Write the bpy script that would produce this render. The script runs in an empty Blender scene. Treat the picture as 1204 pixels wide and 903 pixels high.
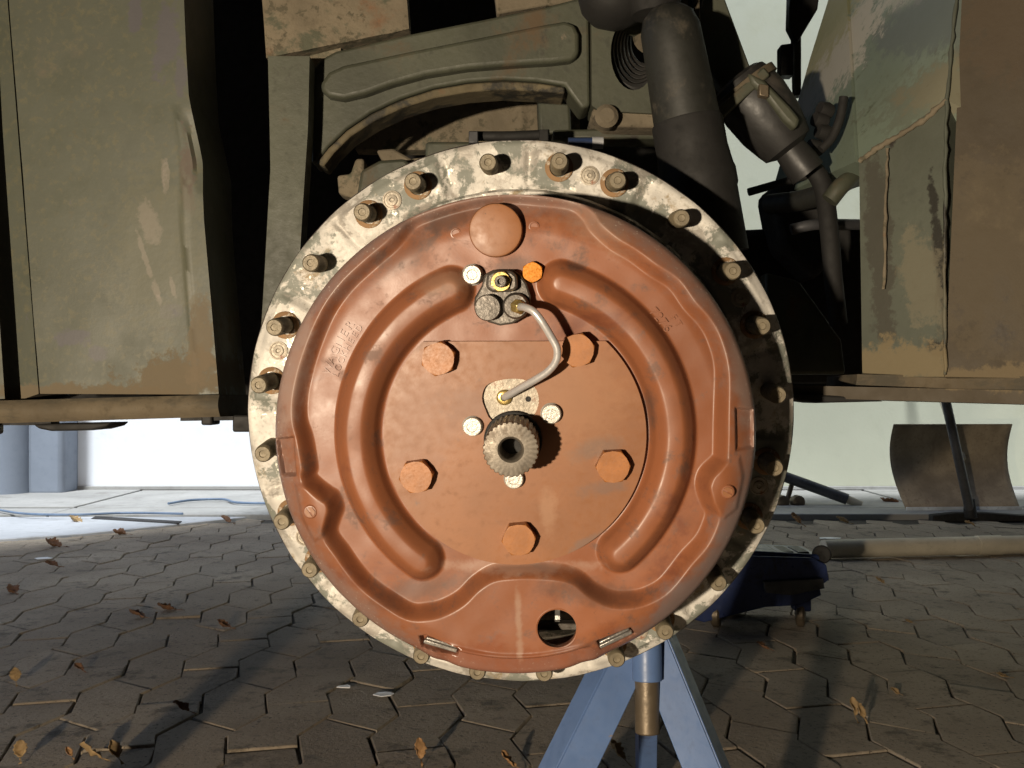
import bpy, bmesh, math, random
import numpy as np
from mathutils import Vector, Matrix, noise
from mathutils.geometry import tessellate_polygon

random.seed(7)
R = math.radians
sc = bpy.context.scene
col = sc.collection
F = 1170.6          # focal length in photo pixels (1204 px wide)
CAMZ = 0.54

# ------------------------------------------------------------------ camera, world, sun, exposure
cam_d = bpy.data.cameras.new('camera'); cam = bpy.data.objects.new('camera', cam_d); col.objects.link(cam)
cam.location = (0, 0, CAMZ); cam.rotation_euler = (R(90), 0, 0)
cam_d.sensor_width = 36; cam_d.lens = 35.0; cam_d.shift_y = 13.5/1204
cam_d.clip_start = 0.02; cam_d.clip_end = 300
sc.camera = cam

SUN_EL, SUN_AZ = R(60), R(197)      # azimuth the light comes from, clockwise from +Y
w = bpy.data.worlds.new('World'); sc.world = w; w.use_nodes = True
nt = w.node_tree
sky = nt.nodes.new('ShaderNodeTexSky'); sky.sky_type = 'NISHITA'; sky.sun_disc = False
sky.sun_elevation = SUN_EL; sky.sun_rotation = SUN_AZ
nt.nodes['Background'].inputs['Strength'].default_value = 0.06
nt.links.new(sky.outputs[0], nt.nodes['Background'].inputs['Color'])
sd = bpy.data.lights.new('sun', 'SUN'); sun = bpy.data.objects.new('sun', sd); col.objects.link(sun)
sd.energy = 3.5; sd.angle = R(8); sd.color = (0.92, 0.97, 1.0)
trav = Vector((0.30*math.cos(SUN_EL), 0.954*math.cos(SUN_EL), -math.sin(SUN_EL)))
sun.rotation_euler = trav.to_track_quat('-Z', 'Y').to_euler(); sun.location = (-2, -5, 8)
sc.view_settings.view_transform = 'Standard'; sc.view_settings.look = 'None'
sc.view_settings.exposure = 0.6; sc.view_settings.gamma = 1.0; sc.view_settings.use_curve_mapping = False
sc.cycles.use_denoising = True
sc.cycles.max_bounces = 6; sc.cycles.diffuse_bounces = 3; sc.cycles.glossy_bounces = 3
sc.cycles.sample_clamp_indirect = 4.0

LAMP = Vector((-0.61, -0.70, 0.38))

def W(px, py, d):
    return Vector(((px-602)*d/F, d, CAMZ-(py-465)*d/F))

# ------------------------------------------------------------------ materials
MATS = {}
def nodes_of(m):
    m.use_nodes = True
    return m.node_tree, m.node_tree.nodes['Principled BSDF']

def N(nt, t, **kw):
    n = nt.nodes.new(t)
    for k, v in kw.items():
        if k in n.inputs: n.inputs[k].default_value = v
        else: setattr(n, k, v)
    return n

def rgba(c): return (c[0], c[1], c[2], 1)

def ramp(nt, src, lo, hi):
    r = nt.nodes.new('ShaderNodeMapRange'); r.interpolation_type = 'SMOOTHSTEP'
    r.inputs['From Min'].default_value = lo; r.inputs['From Max'].default_value = hi
    nt.links.new(src, r.inputs['Value']); return r.outputs[0]

def mixc(nt, fac, a, b):
    m = nt.nodes.new('ShaderNodeMix'); m.data_type = 'RGBA'
    if isinstance(fac, float): m.inputs[0].default_value = fac
    else: nt.links.new(fac, m.inputs[0])
    for k, x in ((6, a), (7, b)):
        if isinstance(x, tuple): m.inputs[k].default_value = rgba(x)
        else: nt.links.new(x, m.inputs[k])
    return m.outputs[2]

def mixf(nt, fac, a, b):
    m = nt.nodes.new('ShaderNodeMix'); m.data_type = 'FLOAT'
    nt.links.new(fac, m.inputs[0])
    for k, x in ((2, a), (3, b)):
        if isinstance(x, (int, float)): m.inputs[k].default_value = x
        else: nt.links.new(x, m.inputs[k])
    return m.outputs[0]

def noise_out(nt, coord, scale, detail=6, rough=0.55, dist=0.0, stretch=None):
    if stretch:
        mp = nt.nodes.new('ShaderNodeMapping'); mp.inputs['Scale'].default_value = stretch
        nt.links.new(coord, mp.inputs['Vector']); coord = mp.outputs[0]
    n = N(nt, 'ShaderNodeTexNoise', Scale=scale, Detail=detail, Roughness=rough, Distortion=dist)
    nt.links.new(coord, n.inputs['Vector']); return n.outputs['Fac']

def surface(name, base, rough=0.6, metal=0.0, layers=(), bump=0.15, bscale=200, bdist=0.001, var=0.25, vscale=9, spec=0.5, coat=0.0):
    """layers: (colour, scale, lo, hi, roughness, metallic, stretch)"""
    if name in MATS: return MATS[name]
    m = bpy.data.materials.new(name); nt, b = nodes_of(m)
    tc = nt.nodes.new('ShaderNodeTexCoord'); co = tc.outputs['Object']
    v = noise_out(nt, co, vscale, 5)
    dark = tuple(c*(1-var) for c in base); lite = tuple(min(1, c*(1+var)) for c in base)
    c = mixc(nt, ramp(nt, v, 0.3, 0.7), dark, lite)
    v2 = noise_out(nt, co, vscale*9, 4)
    c = mixc(nt, ramp(nt, v2, 0.52, 0.8), c, tuple(x*(1-var*1.3) for x in base))
    v3 = noise_out(nt, co, vscale*40, 2, 0.8)
    c = mixc(nt, ramp(nt, v3, 0.62, 0.74), c, tuple(x*(1-var*0.7) for x in base))
    rr = ramp(nt, v2, 0.2, 0.8); 
    rgh = mixf(nt, rr, max(0.05, rough-0.10), min(1, rough+0.10)); met = None
    for L in layers:
        lc, ls, lo, hi, lr, lm, st = L
        f = ramp(nt, noise_out(nt, co, ls, 7, 0.70, 0.25, st), lo, hi)
        c = mixc(nt, f, c, lc); rgh = mixf(nt, f, rgh, lr)
        met = mixf(nt, f, metal if met is None else met, lm)
    nt.links.new(c, b.inputs['Base Color']); nt.links.new(rgh, b.inputs['Roughness'])
    if met is None: b.inputs['Metallic'].default_value = metal
    else: nt.links.new(met, b.inputs['Metallic'])
    b.inputs['Specular IOR Level'].default_value = spec
    if coat: b.inputs['Coat Weight'].default_value = coat; b.inputs['Coat Roughness'].default_value = 0.25
    if bump:
        bp = nt.nodes.new('ShaderNodeBump'); bp.inputs['Strength'].default_value = bump; bp.inputs['Distance'].default_value = bdist
        nt.links.new(noise_out(nt, co, bscale, 6, 0.6), bp.inputs['Height']); nt.links.new(bp.outputs[0], b.inputs['Normal'])
    MATS[name] = m; return m

M_RED = surface('red_oxide_primer', (0.232, 0.083, 0.036), 0.44, 0.0, [
    ((0.165, 0.056, 0.028), 14, 0.52, 0.68, 0.42, 0, None),
    ((0.31, 0.140, 0.080), 7, 0.60, 0.78, 0.62, 0, None),
    ((0.14, 0.066, 0.042), 40, 0.54, 0.68, 0.6, 0, None), ((0.04, 0.025, 0.02), 230, 0.70, 0.74, 0.5, 0, None)], bump=0.08, bscale=600, bdist=0.0005, var=0.14, vscale=4)
M_COVER = surface('orange_primer', (0.245, 0.097, 0.035), 0.46, 0.0, [
    ((0.25, 0.12, 0.075), 11, 0.58, 0.76, 0.5, 0, None),
    ((0.40, 0.25, 0.17), 30, 0.66, 0.80, 0.6, 0, None), ((0.08, 0.045, 0.03), 210, 0.70, 0.74, 0.5, 0, None), ((0.17, 0.10, 0.07), 18, 0.62, 0.72, 0.55, 0, None)], bump=0.08, bscale=600, bdist=0.0004, var=0.12, vscale=14)
M_BOLT = surface('orange_bolt_paint', (0.33, 0.125, 0.034), 0.45, 0, [((0.2, 0.09, 0.05), 60, 0.62, 0.74, 0.6, 0, None)], bump=0.2, bscale=400, bdist=0.0004, var=0.15, vscale=60)
M_YBOLT = surface('yellow_zinc', (0.52, 0.18, 0.012), 0.3, 0.35, [((0.3, 0.12, 0.03), 90, 0.62, 0.74, 0.5, 0, None)], bump=0.15, bscale=500, bdist=0.0004, var=0.15, vscale=60)
M_RING = surface('scraped_flange_metal', (0.57, 0.54, 0.49), 0.62, 0.1, [
    ((0.19, 0.195, 0.165), 13, 0.50, 0.54, 0.6, 0, None), ((0.36, 0.33, 0.29), 34, 0.52, 0.60, 0.5, 0.2, None),
    ((0.30, 0.22, 0.12), 24, 0.58, 0.70, 0.8, 0, None),
    ((0.62, 0.58, 0.50), 60, 0.58, 0.66, 0.35, 0.5, None),
    ((0.05, 0.04, 0.03), 75, 0.66, 0.74, 0.7, 0, None)], bump=0.5, bscale=130, bdist=0.0012, var=0.2, vscale=30)
M_RIM = surface('dark_flange_edge', (0.11, 0.08, 0.075), 0.55, 0.3, [((0.35, 0.30, 0.25), 60, 0.6, 0.72, 0.5, 0.4, None)], bump=0.4, bscale=160, bdist=0.001)
M_STUD = surface('old_stud_steel', (0.19, 0.155, 0.10), 0.55, 0.2, [((0.2, 0.12, 0.06), 80, 0.55, 0.7, 0.7, 0.1, None)], bump=0.35, bscale=420, bdist=0.0006, var=0.25, vscale=70)
M_STEEL = surface('bare_steel', (0.42, 0.40, 0.37), 0.36, 0.8, [((0.18, 0.13, 0.09), 90, 0.58, 0.7, 0.6, 0.3, None)], bump=0.4, bscale=380, bdist=0.0007, var=0.2, vscale=60)
M_SHAFT = surface('greasy_shaft_steel', (0.18, 0.155, 0.125), 0.45, 0.55, [((0.10, 0.075, 0.05), 70, 0.52, 0.66, 0.5, 0.3, None)], bump=0.2, bscale=330, bdist=0.0006, var=0.25, vscale=60)
M_ZINC = surface('bright_zinc', (0.46, 0.435, 0.39), 0.36, 0.4, [((0.5, 0.45, 0.38), 140, 0.6, 0.72, 0.5, 0.5, None)], bump=0.5, bscale=500, bdist=0.0008, var=0.1, vscale=80)
M_ALU = surface('cast_light_metal', (0.36, 0.315, 0.25), 0.5, 0.3, [((0.28, 0.13, 0.08), 55, 0.55, 0.65, 0.6, 0, None)], bump=0.5, bscale=240, bdist=0.0012, var=0.2, vscale=60)
M_PIPE = surface('brake_pipe_steel', (0.55, 0.53, 0.52), 0.34, 0.45, [], bump=0.1, bscale=500, bdist=0.0003, var=0.1, vscale=60)
M_BRASS = surface('brass_fitting', (0.58, 0.42, 0.15), 0.3, 0.8, [], bump=0.2, bscale=400, bdist=0.0004, var=0.2, vscale=80)
M_CAST = surface('dark_cast_steel', (0.105, 0.092, 0.078), 0.42, 0.45, [((0.24, 0.20, 0.16), 60, 0.6, 0.72, 0.5, 0.5, None)], bump=0.5, bscale=220, bdist=0.001, var=0.3, vscale=50)
M_BLACK = surface('flat_black', (0.012, 0.011, 0.010), 0.75, 0, [], bump=0.3, bscale=80, bdist=0.001)  # plain black; also puts shade into hull, slot back and shaft hole
M_RUBBER = surface('black_rubber', (0.020, 0.019, 0.018), 0.5, 0, [((0.07, 0.06, 0.05), 14, 0.55, 0.7, 0.7, 0, None)], bump=0.2, bscale=150, bdist=0.001)
M_OLIVE = surface('olive_paint', (0.072, 0.076, 0.055), 0.5, 0, [
    ((0.092, 0.088, 0.055), 120, 0.50, 0.66, 0.5, 0, None),
    ((0.080, 0.076, 0.048), 70, 0.60, 0.68, 0.5, 0, None),
    ((0.085, 0.080, 0.085), 7, 0.675, 0.70, 0.5, 0, (1.2, 1, 0.5)),
    ((0.20, 0.165, 0.135), 30, 0.71, 0.75, 0.6, 0, (1.6, 1, 0.45)),
    ((0.14, 0.095, 0.055), 5, 0.58, 0.80, 0.8, 0, None)], bump=0.2, bscale=90, bdist=0.001, var=0.10, vscale=3)
M_OLIVE_DIRTY = surface('olive_paint_dirty', (0.064, 0.067, 0.046), 0.55, 0, [
    ((0.10, 0.068, 0.038), 11, 0.54, 0.72, 0.85, 0, None),
    ((0.035, 0.03, 0.024), 16, 0.60, 0.72, 0.7, 0, None),
    ((0.20, 0.16, 0.115), 34, 0.66, 0.74, 0.8, 0, None)], bump=0.35, bscale=90, bdist=0.0015, var=0.22, vscale=9)
M_SHOCK = surface('dark_olive_tube', (0.019, 0.019, 0.016), 0.55, 0, [((0.07, 0.06, 0.045), 20, 0.55, 0.72, 0.7, 0, None)], bump=0.2, bscale=120, bdist=0.001)
M_ARMLIP = surface('mottled_arm_edge', (0.13, 0.105, 0.06), 0.8, 0, [((0.03, 0.027, 0.02), 14, 0.48, 0.58, 0.7, 0, None), ((0.16, 0.09, 0.045), 22, 0.58, 0.7, 0.8, 0, None)], bump=0.6, bscale=80, bdist=0.002)
M_MUD = surface('dried_mud_steel', (0.165, 0.135, 0.092), 0.9, 0, [
    ((0.085, 0.072, 0.045), 55, 0.54, 0.62, 0.8, 0, None),
    ((0.085, 0.085, 0.055), 12, 0.56, 0.64, 0.8, 0, None),
    ((0.20, 0.10, 0.05), 9, 0.58, 0.75, 0.9, 0, None)], bump=0.7, bscale=70, bdist=0.003, var=0.22, vscale=12)
M_RUSTRAIL = surface('rusty_rail', (0.095, 0.074, 0.046), 0.85, 0, [((0.06, 0.05, 0.033), 30, 0.48, 0.60, 0.8, 0, (0.3, 1, 1)), ((0.25, 0.20, 0.13), 40, 0.62, 0.72, 0.8, 0, (0.3, 1, 1))], bump=0.6, bscale=80, bdist=0.002)
M_BROWNPLATE = surface('brown_rust_plate', (0.070, 0.054, 0.034), 0.7, 0, [
    ((0.045, 0.032, 0.02), 5, 0.63, 0.70, 0.6, 0, (1, 1, 0.5)),
    ((0.18, 0.145, 0.09), 8, 0.55, 0.75, 0.8, 0, None)], bump=0.35, bscale=120, bdist=0.001, var=0.15, vscale=4)
M_CAMO = surface('daylit_camo_paint', (0.20, 0.245, 0.19), 0.55, 0, [
    ((0.12, 0.14, 0.10), 40, 0.60, 0.66, 0.6, 0, None),
    ((0.17, 0.13, 0.07), 7, 0.60, 0.76, 0.8, 0, None)], bump=0.25, bscale=90, bdist=0.001, var=0.12, vscale=4)  # camouflage paint, paled to carry the daylight on the bow plate
M_HULL2 = surface('streaked_hull_paint', (0.085, 0.092, 0.070), 0.6, 0, [
    ((0.05, 0.045, 0.03), 16, 0.56, 0.70, 0.7, 0, (1, 1, 0.16)),
    ((0.20, 0.14, 0.08), 9, 0.60, 0.78, 0.8, 0, (1, 1, 0.4)),
    ((0.022, 0.02, 0.018), 9, 0.70, 0.73, 0.4, 0, (1.6, 1, 0.2))], bump=0.35, bscale=100, bdist=0.0012, var=0.15, vscale=6)
M_BLUE = surface('blue_stand_paint', (0.098, 0.165, 0.335), 0.4, 0, [((0.07, 0.10, 0.19), 14, 0.58, 0.72, 0.5, 0, None), ((0.24, 0.18, 0.13), 45, 0.68, 0.73, 0.7, 0, None)], bump=0.15, bscale=120, bdist=0.0008, var=0.12, vscale=10)
M_DBLUE = surface('dark_blue_jack_paint', (0.025, 0.042, 0.13), 0.35, 0, [((0.015, 0.015, 0.02), 10, 0.56, 0.7, 0.5, 0, None)], bump=0.15, bscale=90, bdist=0.001)
M_RUSTTUBE = surface('brown_steel_tube', (0.16, 0.125, 0.085), 0.45, 0.5, [((0.10, 0.06, 0.035), 30, 0.55, 0.7, 0.7, 0.1, None)], bump=0.3, bscale=180, bdist=0.001)
M_GREYMET = surface('grey_metal', (0.09, 0.09, 0.095), 0.45, 0.4, [], bump=0.2, bscale=90, bdist=0.001)
M_BLADE = surface('brown_shovel_blade', (0.38, 0.30, 0.20), 0.7, 0, [((0.28, 0.21, 0.14), 9, 0.5, 0.7, 0.7, 0, (2, 1, 0.3))], bump=0.2, bscale=60, bdist=0.001)
M_WHITEPL = surface('pale_edge_plastic', (0.62, 0.66, 0.68), 0.5, 0, [], bump=0.1)
M_WOOD = surface('pale_plank', (0.60, 0.54, 0.42), 0.75, 0, [((0.33, 0.27, 0.19), 10, 0.55, 0.72, 0.8, 0, (0.2, 1, 2))], bump=0.25, bscale=60, bdist=0.001, var=0.1)
M_DARKWOOD = surface('dark_board', (0.035, 0.032, 0.03), 0.8, 0, [])
M_WALL = surface('cream_render', (0.50, 0.50, 0.385), 0.9, 0, [((0.46, 0.455, 0.33), 2.2, 0.48, 0.75, 0.9, 0, None), ((0.40, 0.40, 0.33), 30, 0.70, 0.8, 0.9, 0, None)], bump=0.3, bscale=60, bdist=0.002, var=0.05, vscale=1.5)
M_DAYLITWALL = surface('daylit_render', (0.84, 0.86, 0.90), 0.9, 0, [((0.72, 0.75, 0.8), 3, 0.6, 0.8, 0.9, 0, None)], bump=0.3, bscale=60, bdist=0.002, var=0.04, vscale=1.5)
M_PILLAR = surface('blue_grey_render', (0.23, 0.26, 0.31), 0.8, 0, [], bump=0.2, bscale=60, bdist=0.002, var=0.08, vscale=3)
M_CONC = surface('grey_concrete', (0.36, 0.35, 0.33), 0.9, 0, [((0.25, 0.24, 0.22), 4, 0.5, 0.72, 0.9, 0, None), ((0.16, 0.13, 0.1), 26, 0.68, 0.76, 0.9, 0, None)], bump=0.4, bscale=50, bdist=0.003, var=0.12, vscale=3)
M_PALECONC = surface('pale_concrete', (0.44, 0.45, 0.47), 0.9, 0, [((0.33, 0.33, 0.33), 6, 0.5, 0.72, 0.9, 0, None), ((0.2, 0.17, 0.14), 26, 0.66, 0.74, 0.9, 0, None)], bump=0.4, bscale=50, bdist=0.003, var=0.1, vscale=3)
M_SAND = surface('joint_sand', (0.060, 0.050, 0.038), 0.95, 0, [((0.06, 0.05, 0.04), 40, 0.55, 0.7, 0.95, 0, None)], bump=0.6, bscale=200, bdist=0.003)
M_EARTH = surface('dark_yard_ground', (0.10, 0.09, 0.08), 0.95, 0, [], bump=0.4, bscale=30, bdist=0.004)
M_INNER = surface('dark_sunshade_boards', (0.06, 0.055, 0.05), 0.9, 0, [], bump=0.2, bscale=20, bdist=0.003)
M_HOSE = surface('blue_hose', (0.12, 0.17, 0.25), 0.5, 0, [], bump=0)
M_SCRAPGLINT = surface('scrap_glint_white', (0.8, 0.82, 0.85), 0.4, 0, [], bump=0)
LEAFM = [surface('dry_leaf_tan', (0.36, 0.20, 0.085), 0.75, 0, [((0.2, 0.1, 0.04), 60, 0.5, 0.7, 0.8, 0, None)], bump=0.4, bscale=120, vscale=40),
         surface('dry_leaf_brown', (0.20, 0.10, 0.05), 0.8, 0, [((0.09, 0.05, 0.03), 60, 0.5, 0.7, 0.8, 0, None)], bump=0.4, bscale=120, vscale=40),
         surface('dry_leaf_yellow', (0.34, 0.23, 0.11), 0.75, 0, [((0.25, 0.14, 0.05), 60, 0.5, 0.7, 0.8, 0, None)], bump=0.4, bscale=120, vscale=40)]

def stone_mat():
    m = bpy.data.materials.new('paving_stone'); nt, b = nodes_of(m)
    tc = nt.nodes.new('ShaderNodeTexCoord'); geo = nt.nodes.new('ShaderNodeNewGeometry'); oi = nt.nodes.new('ShaderNodeObjectInfo')
    co = geo.outputs['Position']
    c = mixc(nt, ramp(nt, noise_out(nt, co, 2.2, 6), 0.3, 0.7), (0.240, 0.192, 0.142), (0.375, 0.312, 0.236))
    c = mixc(nt, ramp(nt, noise_out(nt, co, 28, 6), 0.55, 0.8), c, (0.11, 0.09, 0.07))
    rnd = ramp(nt, oi.outputs['Random'], 0, 1)
    c2 = mixc(nt, rnd, (0.90, 0.90, 0.90), (1.08, 1.07, 1.06))
    mu = nt.nodes.new('ShaderNodeMix'); mu.data_type = 'RGBA'; mu.blend_type = 'MULTIPLY'; mu.inputs[0].default_value = 1
    nt.links.new(c, mu.inputs[6]); nt.links.new(c2, mu.inputs[7]); c = mu.outputs[2]
    c = mixc(nt, ramp(nt, noise_out(nt, co, 9, 7, 0.7), 0.54, 0.68), c, (0.13, 0.105, 0.075))
    c = mixc(nt, ramp(nt, noise_out(nt, co, 130, 3, 0.7), 0.56, 0.70), c, (0.10, 0.082, 0.062))
    c = mixc(nt, ramp(nt, noise_out(nt, co, 190, 3, 0.7), 0.62, 0.72), c, (0.36, 0.32, 0.26))
    nt.links.new(c, b.inputs['Base Color']); b.inputs['Roughness'].default_value = 0.88
    bp = nt.nodes.new('ShaderNodeBump'); bp.inputs['Strength'].default_value = 0.9; bp.inputs['Distance'].default_value = 0.005
    nt.links.new(noise_out(nt, co, 90, 8, 0.7), bp.inputs['Height']); nt.links.new(bp.outputs[0], b.inputs['Normal'])
    return m
M_STONE = stone_mat()

def add_plate_wear(m):
    nt = m.node_tree; b = nt.nodes['Principled BSDF']
    tc = nt.nodes.new('ShaderNodeTexCoord'); co = tc.outputs['Object']
    sx = nt.nodes.new('ShaderNodeSeparateXYZ'); nt.links.new(co, sx.inputs[0])
    cb = nt.nodes.new('ShaderNodeCombineXYZ'); nt.links.new(sx.outputs[0], cb.inputs[0]); nt.links.new(sx.outputs[1], cb.inputs[1])
    ln = nt.nodes.new('ShaderNodeVectorMath'); ln.operation = 'LENGTH'; nt.links.new(cb.outputs[0], ln.inputs[0])
    def math_(op, a, c):
        n = nt.nodes.new('ShaderNodeMath'); n.operation = op
        for k, x in ((0, a), (1, c)):
            if isinstance(x, (int, float)): n.inputs[k].default_value = x
            else: nt.links.new(x, n.inputs[k])
        return n.outputs[0]
    nz = noise_out(nt, co, 55, 6, 0.7)
    # scuffed bare rim
    rim = math_('ADD', ln.outputs['Value'], math_('MULTIPLY', math_('SUBTRACT', nz, 0.5), 0.05))
    f = math_('MULTIPLY', ramp(nt, rim, 0.166, 0.194), 0.8)
    col0 = b.inputs['Base Color'].links[0].from_socket
    c = mixc(nt, f, col0, (0.20, 0.135, 0.115))
    sp_ = ramp(nt, noise_out(nt, co, 420, 3, 0.6), 0.62, 0.70)
    c = mixc(nt, math_('MULTIPLY', sp_, ramp(nt, rim, 0.176, 0.194)), c, (0.42, 0.34, 0.28))
    # oil run along the bottom edge
    wet = ramp(nt, math_('ADD', sx.outputs[1], math_('MULTIPLY', math_('SUBTRACT', noise_out(nt, co, 22, 5), 0.5), 0.12)), -0.150, -0.180)
    c = mixc(nt, math_('MULTIPLY', wet, 0.55), c, (0.20, 0.062, 0.030))
    nt.links.new(c, b.inputs['Base Color'])
    r0 = b.inputs['Roughness'].links[0].from_socket
    nt.links.new(mixf(nt, wet, r0, 0.22), b.inputs['Roughness'])
add_plate_wear(M_RED)

def blotches(m, items, axes=(0, 2), soft=(1.18, 0.74)):
    """stains, bare spots, paint patches and painted highlights with a place of their own: (centre u, centre v, half size u, half size v, turn, colour, roughness, strength)"""
    nt = m.node_tree; b = nt.nodes['Principled BSDF']
    tc = nt.nodes.new('ShaderNodeTexCoord'); co = tc.outputs['Object']
    sx = nt.nodes.new('ShaderNodeSeparateXYZ'); nt.links.new(co, sx.inputs[0])
    def M_(op, a, c=0.0):
        n = nt.nodes.new('ShaderNodeMath'); n.operation = op
        for k, x in ((0, a), (1, c)):
            if isinstance(x, (int, float)): n.inputs[k].default_value = x
            else: nt.links.new(x, n.inputs[k])
        return n.outputs[0]
    n1 = M_('SUBTRACT', noise_out(nt, co, 45, 7, 0.68), 0.5); n2 = M_('SUBTRACT', noise_out(nt, co, 140, 5, 0.7), 0.5)
    nz = M_('ADD', M_('MULTIPLY', n1, 2.6), M_('MULTIPLY', n2, 1.4))
    c = b.inputs['Base Color'].links[0].from_socket; r = b.inputs['Roughness'].links[0].from_socket
    for (cu, cv, hu, hv, turn, colr, rough, stg) in items:
        du = M_('SUBTRACT', sx.outputs[axes[0]], cu); dv = M_('SUBTRACT', sx.outputs[axes[1]], cv)
        ca, sa = math.cos(turn), math.sin(turn)
        u = M_('DIVIDE', M_('ADD', M_('MULTIPLY', du, ca), M_('MULTIPLY', dv, sa)), hu)
        v = M_('DIVIDE', M_('SUBTRACT', M_('MULTIPLY', dv, ca), M_('MULTIPLY', du, sa)), hv)
        d = M_('SQRT', M_('ADD', M_('MULTIPLY', u, u), M_('MULTIPLY', v, v)))
        f = M_('MULTIPLY', ramp(nt, M_('ADD', d, nz), soft[0], soft[1]), stg)
        c = mixc(nt, f, c, colr); r = mixf(nt, f, r, rough)
    nt.links.new(c, b.inputs['Base Color']); nt.links.new(r, b.inputs['Roughness'])

# ------------------------------------------------------------------ mesh helpers
def tag(o, label=None, cat=None, group=None, kind=None):
    if label: o['label'] = label
    if cat: o['category'] = cat
    if group: o['group'] = group
    if kind: o['kind'] = kind
    return o

def empty(name, mat, label, cat, group=None):
    o = bpy.data.objects.new(name, None); col.objects.link(o); o.empty_display_size = 0.1
    o.matrix_world = mat; o['_m'] = 1; del o['_m']
    ROOT[o] = mat.copy()
    return tag(o, label, cat, group)
ROOT = {}

def link(name, me, mat, parent=None, local=False):
    o = bpy.data.objects.new(name, me); col.objects.link(o)
    if mat: me.materials.append(mat)
    if parent:
        o.parent = parent
        if parent in ROOT and not local: o.matrix_parent_inverse = ROOT[parent].inverted()
    return o

class MB:
    def __init__(s): s.v = []; s.f = []
    def add(s, vs, fs):
        k = len(s.v); s.v += [tuple(v) for v in vs]; s.f += [tuple(i+k for i in f) for f in fs]; return s
    def box(s, c, size, rot=None):
        c = Vector(c); M = rot if rot is not None else Matrix.Identity(3)
        hx, hy, hz = (x/2 for x in size)
        vs = [c + M @ Vector((a*hx, b*hy, d*hz)) for d in (-1, 1) for b in (-1, 1) for a in (-1, 1)]
        return s.add(vs, [(0,2,3,1), (4,5,7,6), (0,1,5,4), (2,6,7,3), (0,4,6,2), (1,3,7,5)])
    def hexa(s, p8):    # front 4 (ccw), back 4
        return s.add(p8, [(0,1,2,3), (7,6,5,4), (0,4,5,1), (1,5,6,2), (2,6,7,3), (3,7,4,0)])
    def revolve(s, p0, ax, prof, n=32, close=True, phase=0.0):
        """prof: (radius, height along ax)"""
        p0 = Vector(p0); ax = Vector(ax).normalized()
        u = ax.orthogonal().normalized(); v = ax.cross(u)
        vs = []
        for r, h in prof:
            for i in range(n):
                a = 2*math.pi*i/n + phase
                vs.append(p0 + ax*h + (u*math.cos(a)+v*math.sin(a))*r)
        fs = []
        for j in range(len(prof)-1):
            for i in range(n):
                k = (i+1) % n
                fs.append((j*n+i, j*n+k, (j+1)*n+k, (j+1)*n+i))
        if close:
            if prof[0][0] > 1e-6: fs.append(tuple(reversed(range(n))))
            if prof[-1][0] > 1e-6: fs.append(tuple((len(prof)-1)*n+i for i in range(n)))
        return s.add(vs, fs)
    def cyl(s, p0, p1, r0, r1=None, n=24):
        p0, p1 = Vector(p0), Vector(p1); r1 = r0 if r1 is None else r1
        return s.revolve(p0, p1-p0, [(r0, 0), (r1, (p1-p0).length)], n)
    def prism(s, poly, vec, holes=()):
        """poly: list of 3-D points (front), vec: extrusion to the back"""
        vec = Vector(vec); poly = [Vector(p) for p in poly]
        loops = [poly] + [[Vector(p) for p in h] for h in holes]
        flat = [p for l in loops for p in l]; n = len(flat)
        if holes: tri = [tuple(t) for t in tessellate_polygon(loops)]
        else: tri = [tuple(range(n))]
        fs = list(tri) + [tuple(i+n for i in reversed(t)) for t in tri]
        k = 0
        for l in loops:
            m = len(l)
            for i in range(m):
                a, b = k+i, k+(i+1) % m
                fs.append((a, a+n, b+n, b))
            k += m
        return s.add(flat + [p+vec for p in flat], fs)
    def tube(s, path, r, n=12, caps=True):
        path = [Vector(p) for p in path]; vs = []; fs = []
        t0 = (path[1]-path[0]).normalized(); u = t0.orthogonal().normalized()
        for i, p in enumerate(path):
            t = (path[min(i+1, len(path)-1)] - path[max(i-1, 0)]).normalized()
            u = (u - t*u.dot(t)).normalized(); v = t.cross(u)
            rr = r[i] if isinstance(r, (list, tuple)) else r
            for k in range(n):
                a = 2*math.pi*k/n; vs.append(p + (u*math.cos(a)+v*math.sin(a))*rr)
        for i in range(len(path)-1):
            for k in range(n):
                q = (k+1) % n; fs.append((i*n+k, i*n+q, (i+1)*n+q, (i+1)*n+k))
        if caps: fs.append(tuple(reversed(range(n)))); fs.append(tuple((len(path)-1)*n+k for k in range(n)))
        return s.add(vs, fs)
    def mesh(s, name, smooth=35):
        me = bpy.data.meshes.new(name); me.from_pydata(s.v, [], s.f); me.update()
        bm = bmesh.new(); bm.from_mesh(me); bmesh.ops.recalc_face_normals(bm, faces=bm.faces); bm.to_mesh(me); bm.free()
        if smooth:
            me.polygons.foreach_set('use_smooth', [True]*len(me.polygons)); me.set_sharp_from_angle(angle=R(smooth))
        return me
    def build(s, name, mat, parent=None, local=False, bevel=0.0, smooth=35, seg=2):
        o = link(name, s.mesh(name, smooth), mat, parent, local)
        if bevel:
            b = o.modifiers.new('bevel', 'BEVEL'); b.width = bevel; b.segments = seg; b.limit_method = 'ANGLE'; b.angle_limit = R(35)
            b.harden_normals = False
        return o

def spline(pts, k=6):
    pts = [Vector(p) for p in pts]; P = [pts[0]*2-pts[1]] + pts + [pts[-1]*2-pts[-2]]; out = []
    for i in range(1, len(P)-2):
        for j in range(k):
            t = j/k; a, b, c, d = P[i-1], P[i], P[i+1], P[i+2]
            out.append(0.5*((2*b)+(c-a)*t+(2*a-5*b+4*c-d)*t*t+(3*b-a-3*c+d)*t**3))
    return out+[pts[-1]]

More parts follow.
